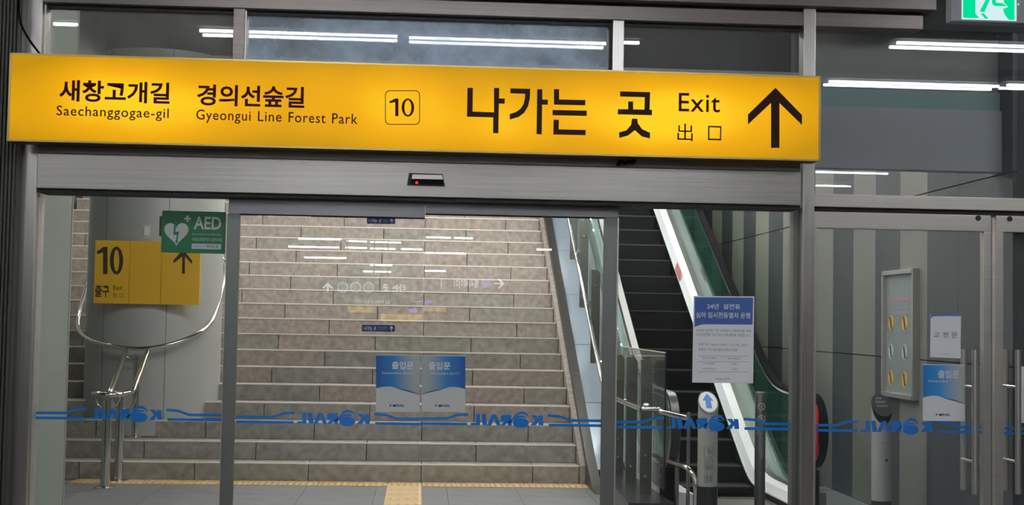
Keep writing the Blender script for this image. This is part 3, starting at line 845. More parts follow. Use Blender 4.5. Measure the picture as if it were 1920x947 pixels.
# black wrap on the front of the head
bm = bmesh.new(); vs = []
for k in range(17):
    a = PI+PI*k/16*.98
    dx, dy = math.cos(a)*(r+.002), math.sin(a)*(r+.002)
    zt2 = z1-.075+dy/r*.075+.006; depth = .055*math.sin(PI*min(1, (k+2)/18))
    vs.append((bm.verts.new((cx_+dx, Y_+dy, zt2)), bm.verts.new((cx_+dx, Y_+dy, zt2-depth))))
for A, B in zip(vs, vs[1:]): bm.faces.new((A[0], B[0], B[1], A[1]))
bmesh.ops.solidify(bm, geom=list(bm.faces), thickness=.002)
fin('cap_apron', bm, bollb, t)
for a_, b_, c_, d_ in ((-.4, .45, .3, .12), (-.55, .1, .55, .14), (-.55, -.25, .6, .12)):
    p0 = Vector((cx_+a_*r, Y_+b_*r, z1-.075+b_*.075+.0125))
    text('비상정지' if b_ < .3 else '안전', p0, (c_*2*r*.9, 0, 0), (0, d_*1.6*r, d_*1.6*.075), offw, t, name='cap_lettering')
yb3 = Y_-r-.001
box('label_strip', cx_-.02, cx_+.03, yb3, yb3+.004, .62, .623, greyink, t)
tube('keyhole', [(cx_+.012, yb3+.006, .50), (cx_+.012, yb3-.002, .50)], .01, blackgap, t, 12)
rebase(t)
# grey pole
Yp = 9.95; px_ = XX(1425, 840, Yp)
gp = thing('steel_pole', 'slim dark steel pole with white round symbols before the escalator', 'bollard', (px_, Yp, 0))
rp = .0385
zt3 = ZZ(1425, 736, Yp)
lathe('shaft', [(rp, 0), (rp, zt3-.012), (rp*.85, zt3)], px_, Yp, M('pole_steel', (.16, .165, .17), .35, .8), gp)
lathe('cap', [(rp*.8, zt3), (rp*.8, zt3+.004)], px_, Yp, steel_lt, gp)
for py in (763, 785):
    c0 = at(1428, py, Yp-rp-.002)
    tube('symbol_ring', arc(c0, .024, 0, 2*PI*23/24, 23, (1, 0, 0), (0, 0, 1)), .0032, offw, gp, 6, True)
    bm = bmesh.new(); s_ = .017
    aprism(bm, [c0+Vector((-s_, -.002, s_-.004)), c0+Vector((-s_+.005, -.002, s_)), c0+Vector((s_, -.002, -s_+.004)), c0+Vector((s_-.005, -.002, -s_))], (0, .002, 0))
    aprism(bm, [c0+Vector((-.006, -.002, -.012)), c0+Vector((.004, -.002, -.012)), c0+Vector((.009, -.002, .01)), c0+Vector((-.002, -.002, .013))], (0, .002, 0))
    fin('symbol', bm, offw, gp)
def vtext(body, px, py0, py1, w, Y):
    a, b = at(px, py0, Y), at(px, py1, Y)
    text(body, (b.x-w/2, Y, a.z), (0, 0, b.z-a.z), (w, 0, 0), offw, gp, name='vertical_lettering')
vtext('진입금지', 1429, 800, 833, .022, Yp-rp-.003)
vtext('잠깐멈춤', 1421, 800, 815, .018, Yp-rp-.001)
vtext('주의하세요', 1428, 835, 862, .022, Yp-rp-.003)
rebase(gp)

# ------------------------------------------------------------------ framed notice on the striped wall
fy0, fy1 = 2597*XW/(1741-792), 2597*XW/(1684-792)
fz1, fz0 = 1.865, .95
fn = thing('notice_frame', 'tall silver framed safety notice on the striped wall', 'notice', (XW, (fy0+fy1)/2, fz0))
box('notice_sheet', XW-.02, XW-.002, fy0, fy1, fz0, fz1, M('notice_sheet', (.30, .33, .34), .25), fn)
for a, b, c, d in ((fy0-.02, fy1+.02, fz1, fz1+.035), (fy0-.02, fy1+.02, fz0-.035, fz0), (fy0-.03, fy0, fz0-.035, fz1+.035), (fy1, fy1+.03, fz0-.035, fz1+.035)):
    box('frame_bar', XW-.05, XW-.001, a, b, c, d, steel_lt, fn, .003)
ym = XW-.0215
box('red_heading', ym, ym+.001, fy0+.12, fy1-.12, fz1-.20, fz1-.185, pinkm, fn)
for k in range(5):
    box('text_line', ym, ym+.001, fy0+.14, fy1-.12, fz1-.27-.045*k, fz1-.262-.045*k, greyink, fn)
for zc, m_ in ((1.49, yboard), (1.27, offw), (1.06, yboard)):
    for yc in (fy0+.22, fy1-.12):
        bm = bmesh.new(); aprism(bm, arc((ym, yc, zc), .062, 0, 2*PI*.96, 20, (0, 1, 0), (0, 0, 1)), (-.001, 0, 0))
        fin('round_symbol', bm, m_, fn)
        bm = bmesh.new(); aprism(bm, [(ym-.001, yc-.03, zc-.05), (ym-.001, yc+.0, zc-.05), (ym-.001, yc+.035, zc+.045), (ym-.001, yc+.005, zc+.05)], (-.001, 0, 0))
        fin('symbol_figure', bm, ink, fn)
rebase(fn)

# ================================================================== THE YELLOW LIGHT BOX SIGN
YS = YF-.34
sx0, sx1 = XX(16.5, 181, YS), XX(1538, 222, YS)
sz1, sz0 = ZZ(800, 123.3, YS), ZZ(800, 282, YS)
sg = thing('exit_lightbox', 'long glowing yellow exit sign above the sliding doors', 'sign', ((sx0+sx1)/2, YS, sz0))
box('housing', sx0, sx1, YS+.012, YS+.17, sz0-.004, sz1+.004, M('sign_housing', (.20, .14, .06), .4, .6), sg, .003)
bm = bmesh.new(); fw = .010
abox(bm, sx0, sx1, YS-.004, YS+.02, sz1-fw+.006, sz1+.006); abox(bm, sx0, sx1, YS-.004, YS+.02, sz0-.006, sz0+fw-.006)
abox(bm, sx0-.002, sx0+fw, YS-.004, YS+.02, sz0, sz1); abox(bm, sx1-fw, sx1+.002, YS-.004, YS+.02, sz0, sz1)
fin('frame', bm, M('sign_frame', (.42, .32, .12), .35, .8), sg)
box('lit_face', sx0+.004, sx1-.004, YS, YS+.012, sz0+.003, sz1-.003, lightbox, sg)
for px in (220, 760, 1300):
    xx = XX(px, 200, YS)
    box('hanger', xx-.03, xx+.03, YS+.17, YF+.02, sz0+.1, sz0+.3, steel_dk, sg)
YT = YS-.002
tpx('새창고개길', 110.5, 318.5, 149, 189.5, YT, signtext, sg, offset=.022)
tpx('Saechanggogae-gil', 105.6, 316.5, 197.7, 222, YT, signtext, sg, offset=.004, spacing=1.1)
tpx('경의선숲길', 369, 571, 157.5, 197.5, YT, signtext, sg, offset=.022)
for w_, a_, b_, c_, d_ in (('Gyeongui', 367.6, 470, 205, 230), ('Line', 483.5, 528, 208.3, 227.3), ('Forest', 541, 610.5, 210, 229.3), ('Park', 622.5, 670.5, 212.3, 231.5)):
    tpx(w_, a_, b_, c_, d_, YT, signtext, sg, offset=.004, spacing=1.1)
number10(730.5, 776.5, 184.5, 217.5, YT, signtext, sg, .065, .02)
# rounded box round the number
def rrect(x0, y0, x1, y1, r, n=6):
    pts = []
    for cx_, cy_, a0 in ((x1-r, y0+r, -90), (x1-r, y1-r, 0), (x0+r, y1-r, 90), (x0+r, y0+r, 180)):
        for k in range(n+1):
            a = math.radians(a0+90*k/n); pts.append((cx_+r*math.cos(a), cy_+r*math.sin(a)))
    return pts
def ring_px(name, outer, inner, Y, m, parent):
    bm = bmesh.new(); A = [bm.verts.new(at(*p, Y)) for p in outer]; B = [bm.verts.new(at(*p, Y)) for p in inner]
    n = len(A)
    for i in range(n): bm.faces.new((A[i], A[(i+1) % n], B[(i+1) % n], B[i]))
    o = fin(name, bm, m, parent); return o
ring_px('number_border', rrect(722, 169.3, 787.5, 234, 9), rrect(723.4, 170.7, 786.1, 232.6, 7.8), YT, signtext, sg)
f2 = lambda x, y: (640+x/2.959, y/2.959)
big = [
    [(700, 487), (730, 487), (728, 619), (847, 623), (847, 488), (876, 488), (875, 546), (907, 547), (906, 575), (874, 574), (871, 739), (842, 738), (843, 651), (697, 647)],
    [(938, 490), (1048, 493), (1046, 545), (1036, 590), (1015, 625), (985, 648), (935, 663), (934, 633), (968, 622), (996, 602), (1012, 575), (1019, 540), (1020, 520), (938, 517)],
    [(1087, 495), (1115, 495), (1115, 552), (1146, 553), (1145, 581), (1114, 580), (1112, 745), (1083, 744)],
    [(1180, 494), (1208, 495), (1208, 552), (1354, 555), (1353, 584), (1180, 580)],
    [(1172, 610), (1362, 614), (1361, 643), (1172, 639)],
    [(1178, 664), (1207, 665), (1206, 718), (1356, 721), (1355, 750), (1176, 746)],
    [(1547, 507), (1713, 511), (1710, 609), (1724, 609), (1723, 639), (1534, 634), (1535, 606), (1592, 606), (1592, 563), (1619, 563), (1619, 607), (1682, 608), (1684, 539), (1547, 535)],
    [(1613, 658), (1642, 659), (1645, 684), (1668, 716), (1713, 737), (1712, 768), (1668, 757), (1629, 722), (1592, 751), (1543, 765), (1541, 735), (1582, 723), (1608, 692)],
]
for grp in (big[0:1], big[1:3], big[3:6], big[6:8]): ppx('large_syllable', grp, f2, YT-.001, signblack, sg)
tpx('Exit', 1272.5, 1350, 174, 209, YT, signtext, sg, offset=.006, spacing=1.08)
tpx('出', 1270, 1299, 231.5, 264, YT, signtext, sg)
f3 = lambda x, y: (1280+x/2.959, y/2.959)
ring_px('character', [f3(*p) for p in ((141, 698), (215, 700), (213, 779), (141, 777))], [f3(*p) for p in ((148.5, 706), (208, 708), (206.5, 770), (148.5, 769))], YT, signtext, sg)
ppx('arrow', [[(515, 487), (662, 638), (662, 692), (537, 570), (537, 820), (491, 820), (491, 570), (363, 690), (363, 635)]], f3, YT-.001, signblack, sg)
rebase(sg)

# ------------------------------------------------------------------ door sensor
ys_ = YH
sn = thing('door_sensor', 'small grey motion sensor with red light on the operator box', 'sensor', at(798, 348, ys_))
fs_ = lambda x, y: (400+x/2.958, 300+y/2.958)
ppx('housing', [[(1085, 72), (1272, 78), (1284, 143), (1075, 137)]], fs_, ys_-.02, blackgap, sn, .022)
ppx('cover', [[(1105, 80), (1268, 84), (1274, 108), (1100, 104)]], fs_, ys_-.035, steel_lt, sn, .016)
ppx('lens', [[(1100, 106), (1272, 110), (1277, 136), (1092, 131)]], fs_, ys_-.027, black, sn, .008)
ppx('status_light', [[(1122, 121), (1128, 118), (1135, 121), (1136, 129), (1129, 133), (1121, 130)]], fs_, ys_-.03, led, sn, .003)
rebase(sn)
# dangling black clip under the sign, and the cable at the top left
o = tube('cable_clip', smooth_path([at(px, py, YH-.05) for px, py in ((1158, 310), (1163, 303), (1172, 305), (1180, 303), (1187, 304), (1190, 299))], 4), .011, black)
tag(o, 'small black clip of cable under the right part of the yellow sign', 'cable')
o = tube('cable', smooth_path([at(px, py, YH-.02) for px, py in ((35, -30), (35, 8), (38, 40), (52, 70), (73, 99), (84, 112))], 6), .0065, black)
tag(o, 'thin black cable hanging at the top left post', 'cable')

# ------------------------------------------------------------------ emergency exit light, top right
YE = 6.0
EK = YE/8.75
ee = thing('emergency_exit_light', 'green running figure exit light in a grey box, top right', 'sign', at(1855, 43, YE))
ex0, ex1 = XX(1784, 20, YE), XX(1926, 20, YE); ezb = ZZ(1855, 41.5, YE)
box('housing', ex0, ex1, YE, YE+.10*EK, ezb, ezb+.40*EK, exitgrey, ee, .006)
ze = ZZ(1855, 38, YE)
fx0, fx1 = XX(1803, 20, YE), XX(1905, 20, YE)
lp = box('lit_panel', fx0, fx1, YE-.006, YE, ze, ze+.33*EK, exit_w, ee)
fe = lambda x, y: (1720+x/9.6, y/9.6)
ppx('pictogram', [
    [(830, -900), (1050, -900), (1045, 240), (1115, 325), (825, 318)],
    [(1750, -900), (1750, 360), (1650, 355), (1570, 250), (1545, 160), (1640, 125), (1560, 40), (1550, -900)],
    [(1250, -60), (1330, -60), (1210, 215), (1125, 205), (1250, -40)],
    [(1140, 240), (1200, 245), (1280, 330), (1225, 338)],
    [(1340, -80), (1410, -80), (1415, 45), (1540, 60), (1610, 110), (1400, 108), (1350, 70)],
    [(1230, -330), (1450, -340), (1430, -60), (1240, -50)],
    [(1300, -480), (1380, -500), (1430, -450), (1400, -380), (1330, -370), (1290, -420)],
], fe, YE-.009, exit_g, lp, .002)
tube('status_light', [at(1909.6, 8, YE-.001), at(1909.6, 8, YE-.006)], .004, M('status_green', (.1, .5, .1), .4, emit=(.3, .9, .3), es=1), ee, 8)
box('hanger', (ex0+ex1)/2-.02, (ex0+ex1)/2+.02, YE+.02, YE+.05, ezb+.40*EK, 3.78, exitgrey, ee)
rebase(ee)

# ------------------------------------------------------------------ blue film band on the glass (reads from outside)
def decal_unit(o, cx_px, cy_px, Y, s=1/2.896):
    f = lambda x, y: (cx_px+(x-650)*s, cy_px+(y-478)*s)
    K = [(845, 452), (850, 505), (825, 505), (822, 485), (808, 505), (778, 505), (806, 476), (782, 450), (810, 450), (822, 466), (820, 450)]
    L = [(505, 443), (505, 503), (455, 503), (456, 492), (484, 491), (482, 443)]
    I = [(512, 443), (536, 443), (545, 503), (520, 503)]
    A_ = [(570, 445), (592, 445), (618, 504), (596, 504), (581, 468), (566, 504), (544, 504)]
    Rr = [(675, 446), (678, 505), (656, 505), (655, 490), (640, 505), (614, 505), (636, 486), (618, 478), (618, 456), (632, 446)]
    G = [(685+42+math.cos(a)*44, 492+math.sin(a)*27) for a in [2*PI*k/20 for k in range(20)]]
    sw1 = [(680, 468), (700, 440), (725, 428), (750, 432), (768, 448), (772, 462), (750, 446), (722, 442), (700, 456)]
    sw2 = [(690, 462), (716, 450), (745, 452), (765, 464), (740, 461), (712, 464), (660, 492), (650, 494), (668, 480)]
    ppx('film_letters', [K, L, I, A_, Rr], f, Y, decal, o, .001)
    ppx('film_globe', [G, sw1, sw2], f, Y, decal, o, .001)
def band(o, pts, th_px, Y, m=decal, name='film_line'):
    bm = bmesh.new()
    for (x0, y0), (x1, y1) in zip(pts, pts[1:]):
        aprism(bm, [at(x0, y0-th_px/2, Y), at(x1, y1-th_px/2, Y), at(x1, y1+th_px/2, Y), at(x0, y0+th_px/2, Y)], (0, .001, 0))
    return fin(name, bm, m, o)
specs = [
 ('blue lettered film band on the fixed pane left of the doors', 235, 778, 62, 419, YG+GT+.0005),
 ('blue lettered film band on the left sliding leaf', 624.5, 785.5, 443, 788, YF+.045+.0325),
 ('blue lettered film band on the right sliding leaf', 950, 788.5, 788, 1130, YF+.045+.0325),
 ('blue lettered film band on the fixed pane before the escalator', 1317, 795, 1156, 1488, YG+GT+.0005),
 ('blue lettered film band on the left swing door', 1681, 801, 1529, 1845, YF+.0575),
]
for lab, cxp, cyp, pa, pb, Yd in specs:
    o = thing('glass_film_band', lab, 'film', at(cxp, cyp, Yd), 'blue film bands on the glass')
    decal_unit(o, cxp, cyp, Yd)
    L0, R0 = cxp-74, cxp+77
    th = 5.0; sl = .0125
    yl = lambda x, d=0: cyp+d+(x-cxp)*sl
    band(o, [(pa, yl(pa, 7.6)), (L0, yl(L0, 7.6))], th, Yd); band(o, [(R0+2, yl(R0, 7.6)), (pb, yl(pb, 7.6))], th, Yd)
    band(o, [(pa, yl(pa, -1.6)), (L0-38, yl(L0-38, -2.2)), (L0-18, yl(L0-18, -9.5)), (L0+2, yl(L0, -10.2))], th, Yd)
    band(o, [(R0, yl(R0, -10.2)), (R0+22, yl(R0, -8.6)), (R0+42, yl(R0+40, -1.6)), (pb, yl(pb, -1.6))], th, Yd)
    rebase(o)
o = thing('glass_film_band', 'piece of blue film line on the right swing door at the picture edge', 'film', at(1895, 812, YF+.0575), 'blue film bands on the glass')
band(o, [(1883, 812.5), (1960, 813.5)], 4.3, YF+.0575); band(o, [(1883, 803.5), (1960, 804.5)], 4.3, YF+.0575); rebase(o)

# ------------------------------------------------------------------ notices on the glass
def grad_mat(name, flip, cols=((.012, .105, .40), (.03, .22, .55), (.42, .47, .47))):
    m = bpy.data.materials.new(name); m.use_nodes = True; nt = m.node_tree; b = nt.nodes['Principled BSDF']; b.inputs['Roughness'].default_value = .5
    tc = nt.nodes.new('ShaderNodeTexCoord'); sx = nt.nodes.new('ShaderNodeSeparateXYZ'); nt.links.new(tc.outputs['Generated'], sx.inputs[0])
    cr = nt.nodes.new('ShaderNodeValToRGB'); e = cr.color_ramp.elements
    e[0].position = .05; e[0].color = (*cols[0], 1); e[1].position = .88; e[1].color = (*cols[2], 1); q = e.new(.42); q.color = (*cols[1], 1)
    if flip:
        s = nt.nodes.new('ShaderNodeMath'); s.operation = 'SUBTRACT'; s.inputs[0].default_value = 1; nt.links.new(sx.outputs[0], s.inputs[1]); nt.links.new(s.outputs[0], cr.inputs[0])
    else: nt.links.new(sx.outputs[0], cr.inputs[0])
    nt.links.new(cr.outputs[0], b.inputs['Base Color']); return m
gradL, gradR = grad_mat('poster_gradient', False), grad_mat('poster_gradient_mirrored', True)
gradB = grad_mat('poster_gradient_bright', False, ((.02, .22, .62), (.05, .33, .75), (.50, .55, .56)))
def logo(o, x0, x1, yt, yb, Y):
    w_ = x1-x0
    tpx('K', x0, x0+w_*.17, yt, yb, Y, navy, o, name='logo_letter', offset=.03)
    n = 16; cx_, cy_, rx, ry = x0+w_*.32, (yt+yb)/2+.6, w_*.11, (yb-yt)*.5
    ppx('logo_globe', [[(cx_+rx*math.cos(2*PI*k/n), cy_+ry*math.sin(2*PI*k/n)) for k in range(n)]], lambda x, y: (x, y), Y, navy, o, .0005)
    tpx('RAIL', x0+w_*.45, x1, yt+.3, yb+.3, Y, navy, o, name='logo_letter', offset=.03)
def entrance(x0, x1, yt, yb, flip, Y, lab, mat, tx, sub, pap=paper_e, group='blue entrance notices on the doors', sl=0.012):
    o = thing('entrance_notice', lab, 'notice', at((x0+x1)/2, yb, Y), group)
    w_, h_ = x1-x0, yb-yt
    f = lambda u, v: (x0+u*w_, yt+v*h_+u*w_*sl)
    root = o; o = ppx('sheet', [[(0, 0), (1, 0), (1, 1), (0, 1)]], f, Y, pap, root, .0015)
    cur = [(u, (.59-.035*math.sin(PI*min(1, u/.55)) + (max(0, u-.35)**1.4)*.20)) for u in [k/12 for k in range(13)]]
    if flip: cur = [(1-u, v) for u, v in cur][::-1]
    ppx('blue_field', [[(0, .012), (1, .012)]+[(u, v) for u, v in cur[::-1]]], f, Y-.0008, mat, o, .0006)
    # darker swoosh under the field
    sw = [(u, v-.001) for u, v in cur if (u > .45 if not flip else u < .55)]
    ppx('swoosh', [sw+[(u, v-.022*math.sin(PI*(i+.5)/len(sw))) for i, (u, v) in reversed(list(enumerate(sw)))]], f, Y-.0012, M('swoosh_blue', (.02, .12, .28), .5), o, .0004)
    a, b = f(tx[0], tx[1]), f(tx[2], tx[3])
    tpx('출입문', a[0], b[0], a[1], b[1], Y-.0012, white if not flip else white, o, offset=.02)
    if sub:
        a, b = f(sub[0], sub[1]), f(sub[2], sub[3]); tpx(sub[4], a[0], b[0], a[1], b[1], Y-.0012, white, o)
    a, b = f(.31, .865), f(.655, .905)
    logo(o, a[0], b[0], a[1], b[1], Y-.0008)
    rebase(root); return root
YD = YF+.045+.02-.002
entrance(705, 787, 665, 772, False, YD, 'left one of the paired blue entrance notices, fading to its right', gradL, (.36, .115, .86, .245), (.14, .29, .86, .335, 'Entrance/Exit 出入门'))
entrance(790.5, 872.5, 666, 772, True, YD, 'right one of the paired blue entrance notices, fading to its left', gradR, (.16, .115, .66, .245), (.22, .29, .86, .335, 'Entrance/Exit 出入门'))
YW = YF+.02+.025-.002
entrance(1730.5, 1809, 683, 789, False, YW, 'bright blue entrance notice on the left swing door', gradB, (.36, .10, .86, .235), (.14, .27, .6, .315, 'Entrance/Exit'), paperw)
o = thing('paper_notice', 'white sheet at the right picture edge on the right swing door', 'notice', at(1925, 793, YW))
ppx('sheet', [[(1914, 687), (1985, 688), (1985, 794), (1914, 793)]], lambda x, y: (x, y), YW, paperw, o, .0015); rebase(o)
# fixed-door sheet
o = thing('paper_notice', 'small white fixed-door notice taped on the left swing door', 'notice', at(1773, 671, YW))
ppx('sheet', [[(1745, 588), (1802, 587.5), (1801, 672), (1744, 670)]], lambda x, y: (x, y), YW, paperw, o, .0015)
ppx('blue_header', [[(1745, 588), (1802, 587.5), (1802, 593), (1778, 592.5), (1750, 593), (1745.5, 597)]], lambda x, y: (x, y), YW-.0008, M('header_blue', (.12, .20, .42), .5), o, .0005)
tpx('고 정 문', 1751, 1795, 622.5, 633, YW-.001, M('notice_ink', (.10, .11, .17), .6), o, spacing=1.1)
tpx('KORAIL', 1767, 1782, 663, 665, YW-.001, greyink, o)
rebase(o)
# big timetable notice
YN = YG-.002
o = thing('timetable_notice', 'large holiday night train notice with blue heading on the fixed pane', 'notice', at(1356, 718, YN))
f8 = lambda x, y: (1280+x/4.737, 540+y/4.737)
nroot = o; o = ppx('sheet', [[(98, 72), (636, 75), (626, 848), (85, 840)]], f8, YN, paper, nroot, .0015)
ppx('blue_heading', [[(108, 82), (626, 86), (622, 326), (190, 322), (150, 330), (106, 346)]], f8, YN-.0008, pblue, o, .0005)
def nt_(body, x0, x1, yt, yb, m, **k):
    a = f8(x0, yt); b = f8(x1, yb); tpx(body, a[0], b[0], a[1], b[1], YN-.0012, m, o, **k)
nt_('24년  설연휴', 217, 512, 138, 186, white, offset=.012)
nt_('심야 임시전동열차 운행', 118, 600, 212, 264, white, offset=.012)
nt_('2024년 설연휴 기간 여러분의 교통편의를 위해', 118, 606, 362, 388, greyink)
nt_('수도권전철은 심야 임시 전동열차를 운행합니다.', 118, 600, 400, 426, greyink)
nt_('운행기간 : 2024.2.10(토) ~ 2.11(일)  2일간', 140, 578, 490, 514, greyink)
nt_('설연휴 기간 임시열차 운행 시각표', 140, 486, 533, 557, greyink)
for ya in (603, 652, 742):
    ppx('table_rule', [[(138, ya), (580, ya+3), (580, ya+5.5), (138, ya+2.5)]], f8, YN-.001, greyink, o, .0004)
for k, (a_, b_) in enumerate((('열차시각(행선)', '심야 운행시각'), ('0:14(용문)', '0시 04분'), ('0:47(문산)', '0시 34분'))):
    nt_(a_, 176 if k == 0 else 184, 300 if k == 0 else 288, 614+47*k, 634+47*k, greyink)
    nt_(b_, 398 if k == 0 else 436, 520 if k == 0 else 480, 616+47*k, 636+47*k, greyink)
nt_('KORAIL 한국철도', 292, 426, 798, 816, greyink)
rebase(nroot)

# ------------------------------------------------------------------ green AED plate on the left pane
YQ = YG-.006
o = thing('aed_plate', 'green defibrillator plate with heart symbol on the left fixed pane', 'sign', at(363, 475, YQ))
fq = lambda x, y: (130+x/3.947, 380+y/3.947)
ppx('plate', [[(688, 58), (1160, 70), (1152, 380), (678, 368)]], fq, YQ, green, o, .006)
ppx('mount_edge', [[(668, 100), (690, 100), (684, 250), (664, 248)]], fq, YQ+.001, deckdk, o, .004)
hp = []
for k in range(41):
    t_ = 2*PI*k/40
    hx_ = 16*math.sin(t_)**3; hy_ = 13*math.cos(t_)-5*math.cos(2*t_)-2*math.cos(3*t_)-math.cos(4*t_)
    hp.append((792+hx_*5.6, 222-hy_*5.95))
ppx('heart', [hp[:-1]], fq, YQ-.001, offw, o, .001)
ppx('bolt', [[(774, 168), (786, 168), (786, 218), (812, 212), (800, 282), (806, 286), (790, 304), (782, 284), (790, 284), (796, 236), (770, 240)]], fq, YQ-.002, green, o, .001)
ppx('cross', [[(866, 96), (884, 96), (884, 111), (900, 111), (900, 127), (884, 127), (884, 142), (866, 142), (866, 127), (850, 127), (850, 111), (866, 111)]], fq, YQ-.001, offw, o, .001)
def aq(body, x0, x1, yt, yb, m, **k):
    a = fq(x0, yt); b = fq(x1, yb); tpx(body, a[0], b[0], a[1], b[1], YQ-.002, m, o, **k)
aq('AED', 920, 1124, 102, 196, offw, offset=.02)
aq('Automated External Defibrillator', 908, 1126, 226, 238, offw)
aq('자동심장충격기 설치시설', 908, 1128, 258, 284, offw)
ppx('white_strip', [[(906, 302), (1124, 308), (1122, 347), (904, 342)]], fq, YQ-.001, offw, o, .001)
aq('설치장소 :', 918, 988, 312, 330, greyink)
aq('역무실 앞', 1012, 1100, 313, 334, ink, offset=.01)
rebase(o)

# ================================================================== LAMPS
def lamp(name, p0, p1, label, group, mt=tubem, twin=True, zc=3.78, r=.0125):
    """batten with one or two tubes, p0-p1 the ends of the tubes"""
    p0, p1 = Vector(p0), Vector(p1)
    c = (p0+p1)/2
    t = thing(name, label, 'lamp', (c.x, c.y, c.z), group)
    d = (p1-p0).normalized(); s = Vector((-d.y, d.x, 0))
    offs = (-.085, .085) if twin else (0,)
    bm = bmesh.new()
    w_ = .13 if twin else .04
    A = [p0-d*.03+s*w_+Vector((0, 0, .03)), p0-d*.03-s*w_+Vector((0, 0, .03)), p1+d*.03-s*w_+Vector((0, 0, .03)), p1+d*.03+s*w_+Vector((0, 0, .03))]
    aprism(bm, A, (0, 0, .045)); bt = fin('batten', bm, plastic, t)
    for q in offs: tube('tube', [p0+s*q, p1+s*q], r, mt, bt, 8)
    if c.z < zc-.12:
        for e in (p0+d*.2, p1-d*.2): tube('hanger', [e+Vector((0, 0, .07)), Vector((e.x, e.y, zc))], .006, steel_dk, t, 6)
    rebase(t); return t
def mirror_pt(px, py, Yv): p = at(px, py, Yv); return Vector((p.x, 2*YG-p.y, p.z))
def lamp_px(x0, y0, x1, y1, label, z=3.66, twin=True, cap=29.5, r=.0125, dY=0):
    hy = at((x0+x1)/2, (y0+y1)/2, 1.0)
    Yv = (z-EYE)/(hy.z-EYE) if hy.z > EYE else cap
    Yv = min(Yv, cap)
    a = mirror_pt(x0, (y0+y1)/2, Yv); b = mirror_pt(x1, (y0+y1)/2, Yv); zz_ = min(z, mirror_pt((x0+x1)/2, (y0+y1)/2, Yv).z)
    a.z = b.z = zz_
    return lamp('ceiling_lamp', a, b, label, 'tube lamps of the hall', tubem, twin, r=r)
G1 = 'twin tube lamp of the station hall, over the entrance'
lamp_px(377, 60, 745, 73, 'left long tube lamp mirrored in the wide upper pane')
lamp_px(767, 73, 1134, 87, 'right long tube lamp mirrored in the wide upper pane')
lamp_px(92, 44, 145, 46, 'short tube lamp mirrored in the upper left pane', twin=False)
lamp_px(1168, 79, 1199, 80, 'short tube lamp mirrored beside the right mullion', twin=False)
lamp_px(1676, 85, 1990, 92, 'tube lamp mirrored high above the swing doors')
lamp_px(1550, 157, 1866, 163, 'long tube lamp mirrored above the swing doors')
lamp_px(1882, 163, 2200, 170, 'tube lamp mirrored at the right edge above the swing doors')
lamp_px(1530, 323, 1665, 325, 'far tube lamp mirrored just above the swing door bar', twin=False)
lamp_px(1530, 348, 1595, 349, 'farther tube lamp mirrored just above the swing door bar', twin=False)
far = [(476, 403, 583, 406), (560, 447, 640, 450), (650, 452, 688, 453), (694, 454, 752, 455), (541, 463, 636, 464), (648, 464.5, 688, 465), (694, 466, 741, 467),
       (799, 445, 845, 446), (851, 446.5, 886, 447), (752, 467, 792, 468), (796, 474, 873, 476), (571, 482, 650, 485), (694, 497, 735, 497.5),
       (681, 509, 733, 510), (796, 508, 836, 508.5), (598, 515, 664, 517), (668, 518, 735, 518.5), (742, 518, 780, 519), (1735, 455, 1765, 455.5), (1772, 456, 1790, 456.5), (1795, 457, 1832, 458), (1006, 468, 1034, 468.5)]
farl = ['left leaf, top left under the rail', 'left leaf, long one of the second row', 'left leaf, second row, middle', 'left leaf, second row, right', 'left leaf, long one of the third row',
        'left leaf, third row, middle', 'left leaf, third row, right', 'right leaf, top row, longer', 'right leaf, top row, shorter', 'left leaf, beside the seam, upper', 'right leaf, long one beside the seam',
        'left leaf, lone faint one at mid left', 'left leaf, right one of the fifth row', 'left leaf, right one of the sixth row', 'right leaf, beside the seam, low', 'left leaf, lowest row, left',
        'left leaf, lowest row, middle', 'left leaf, lowest row, right', 'swing door, left of three', 'swing door, middle of three', 'swing door, right of three', 'right leaf, short one near the stair edge']
for q, l_ in zip(far, farl):
    lamp_px(*q, 'distant tube lamp mirrored in the '+l_, twin=False, r=.017)
# hall lamps out of view that light the room
def ordw(i): return ('first', 'second', 'third', 'fourth')[i]
def depthw(Y): return {9.2: 'just inside the glazing', 10.0: 'a step inside the glazing', 14.1: 'before the stair pitch', 14.5: 'at the stair pitch'}[Y]
for Y_ in (4.0, 1.5, -1.5, -4.5):
    for xx in ((-4.2, -1.0, 2.2, 5.4) if Y_ < -4 else (-4.2, -1.0, 2.2)):
        lamp('ceiling_lamp', (xx-.7, Y_, 3.68), (xx+.7, Y_, 3.68), ordw(int(round((xx+4.2)/3.2)))+' hall lamp from the left in the '+{4.0: 'nearest', 1.5: 'second', -1.5: 'third', -4.5: 'fourth'}[Y_]+' row off the facade', 'tube lamps of the hall')
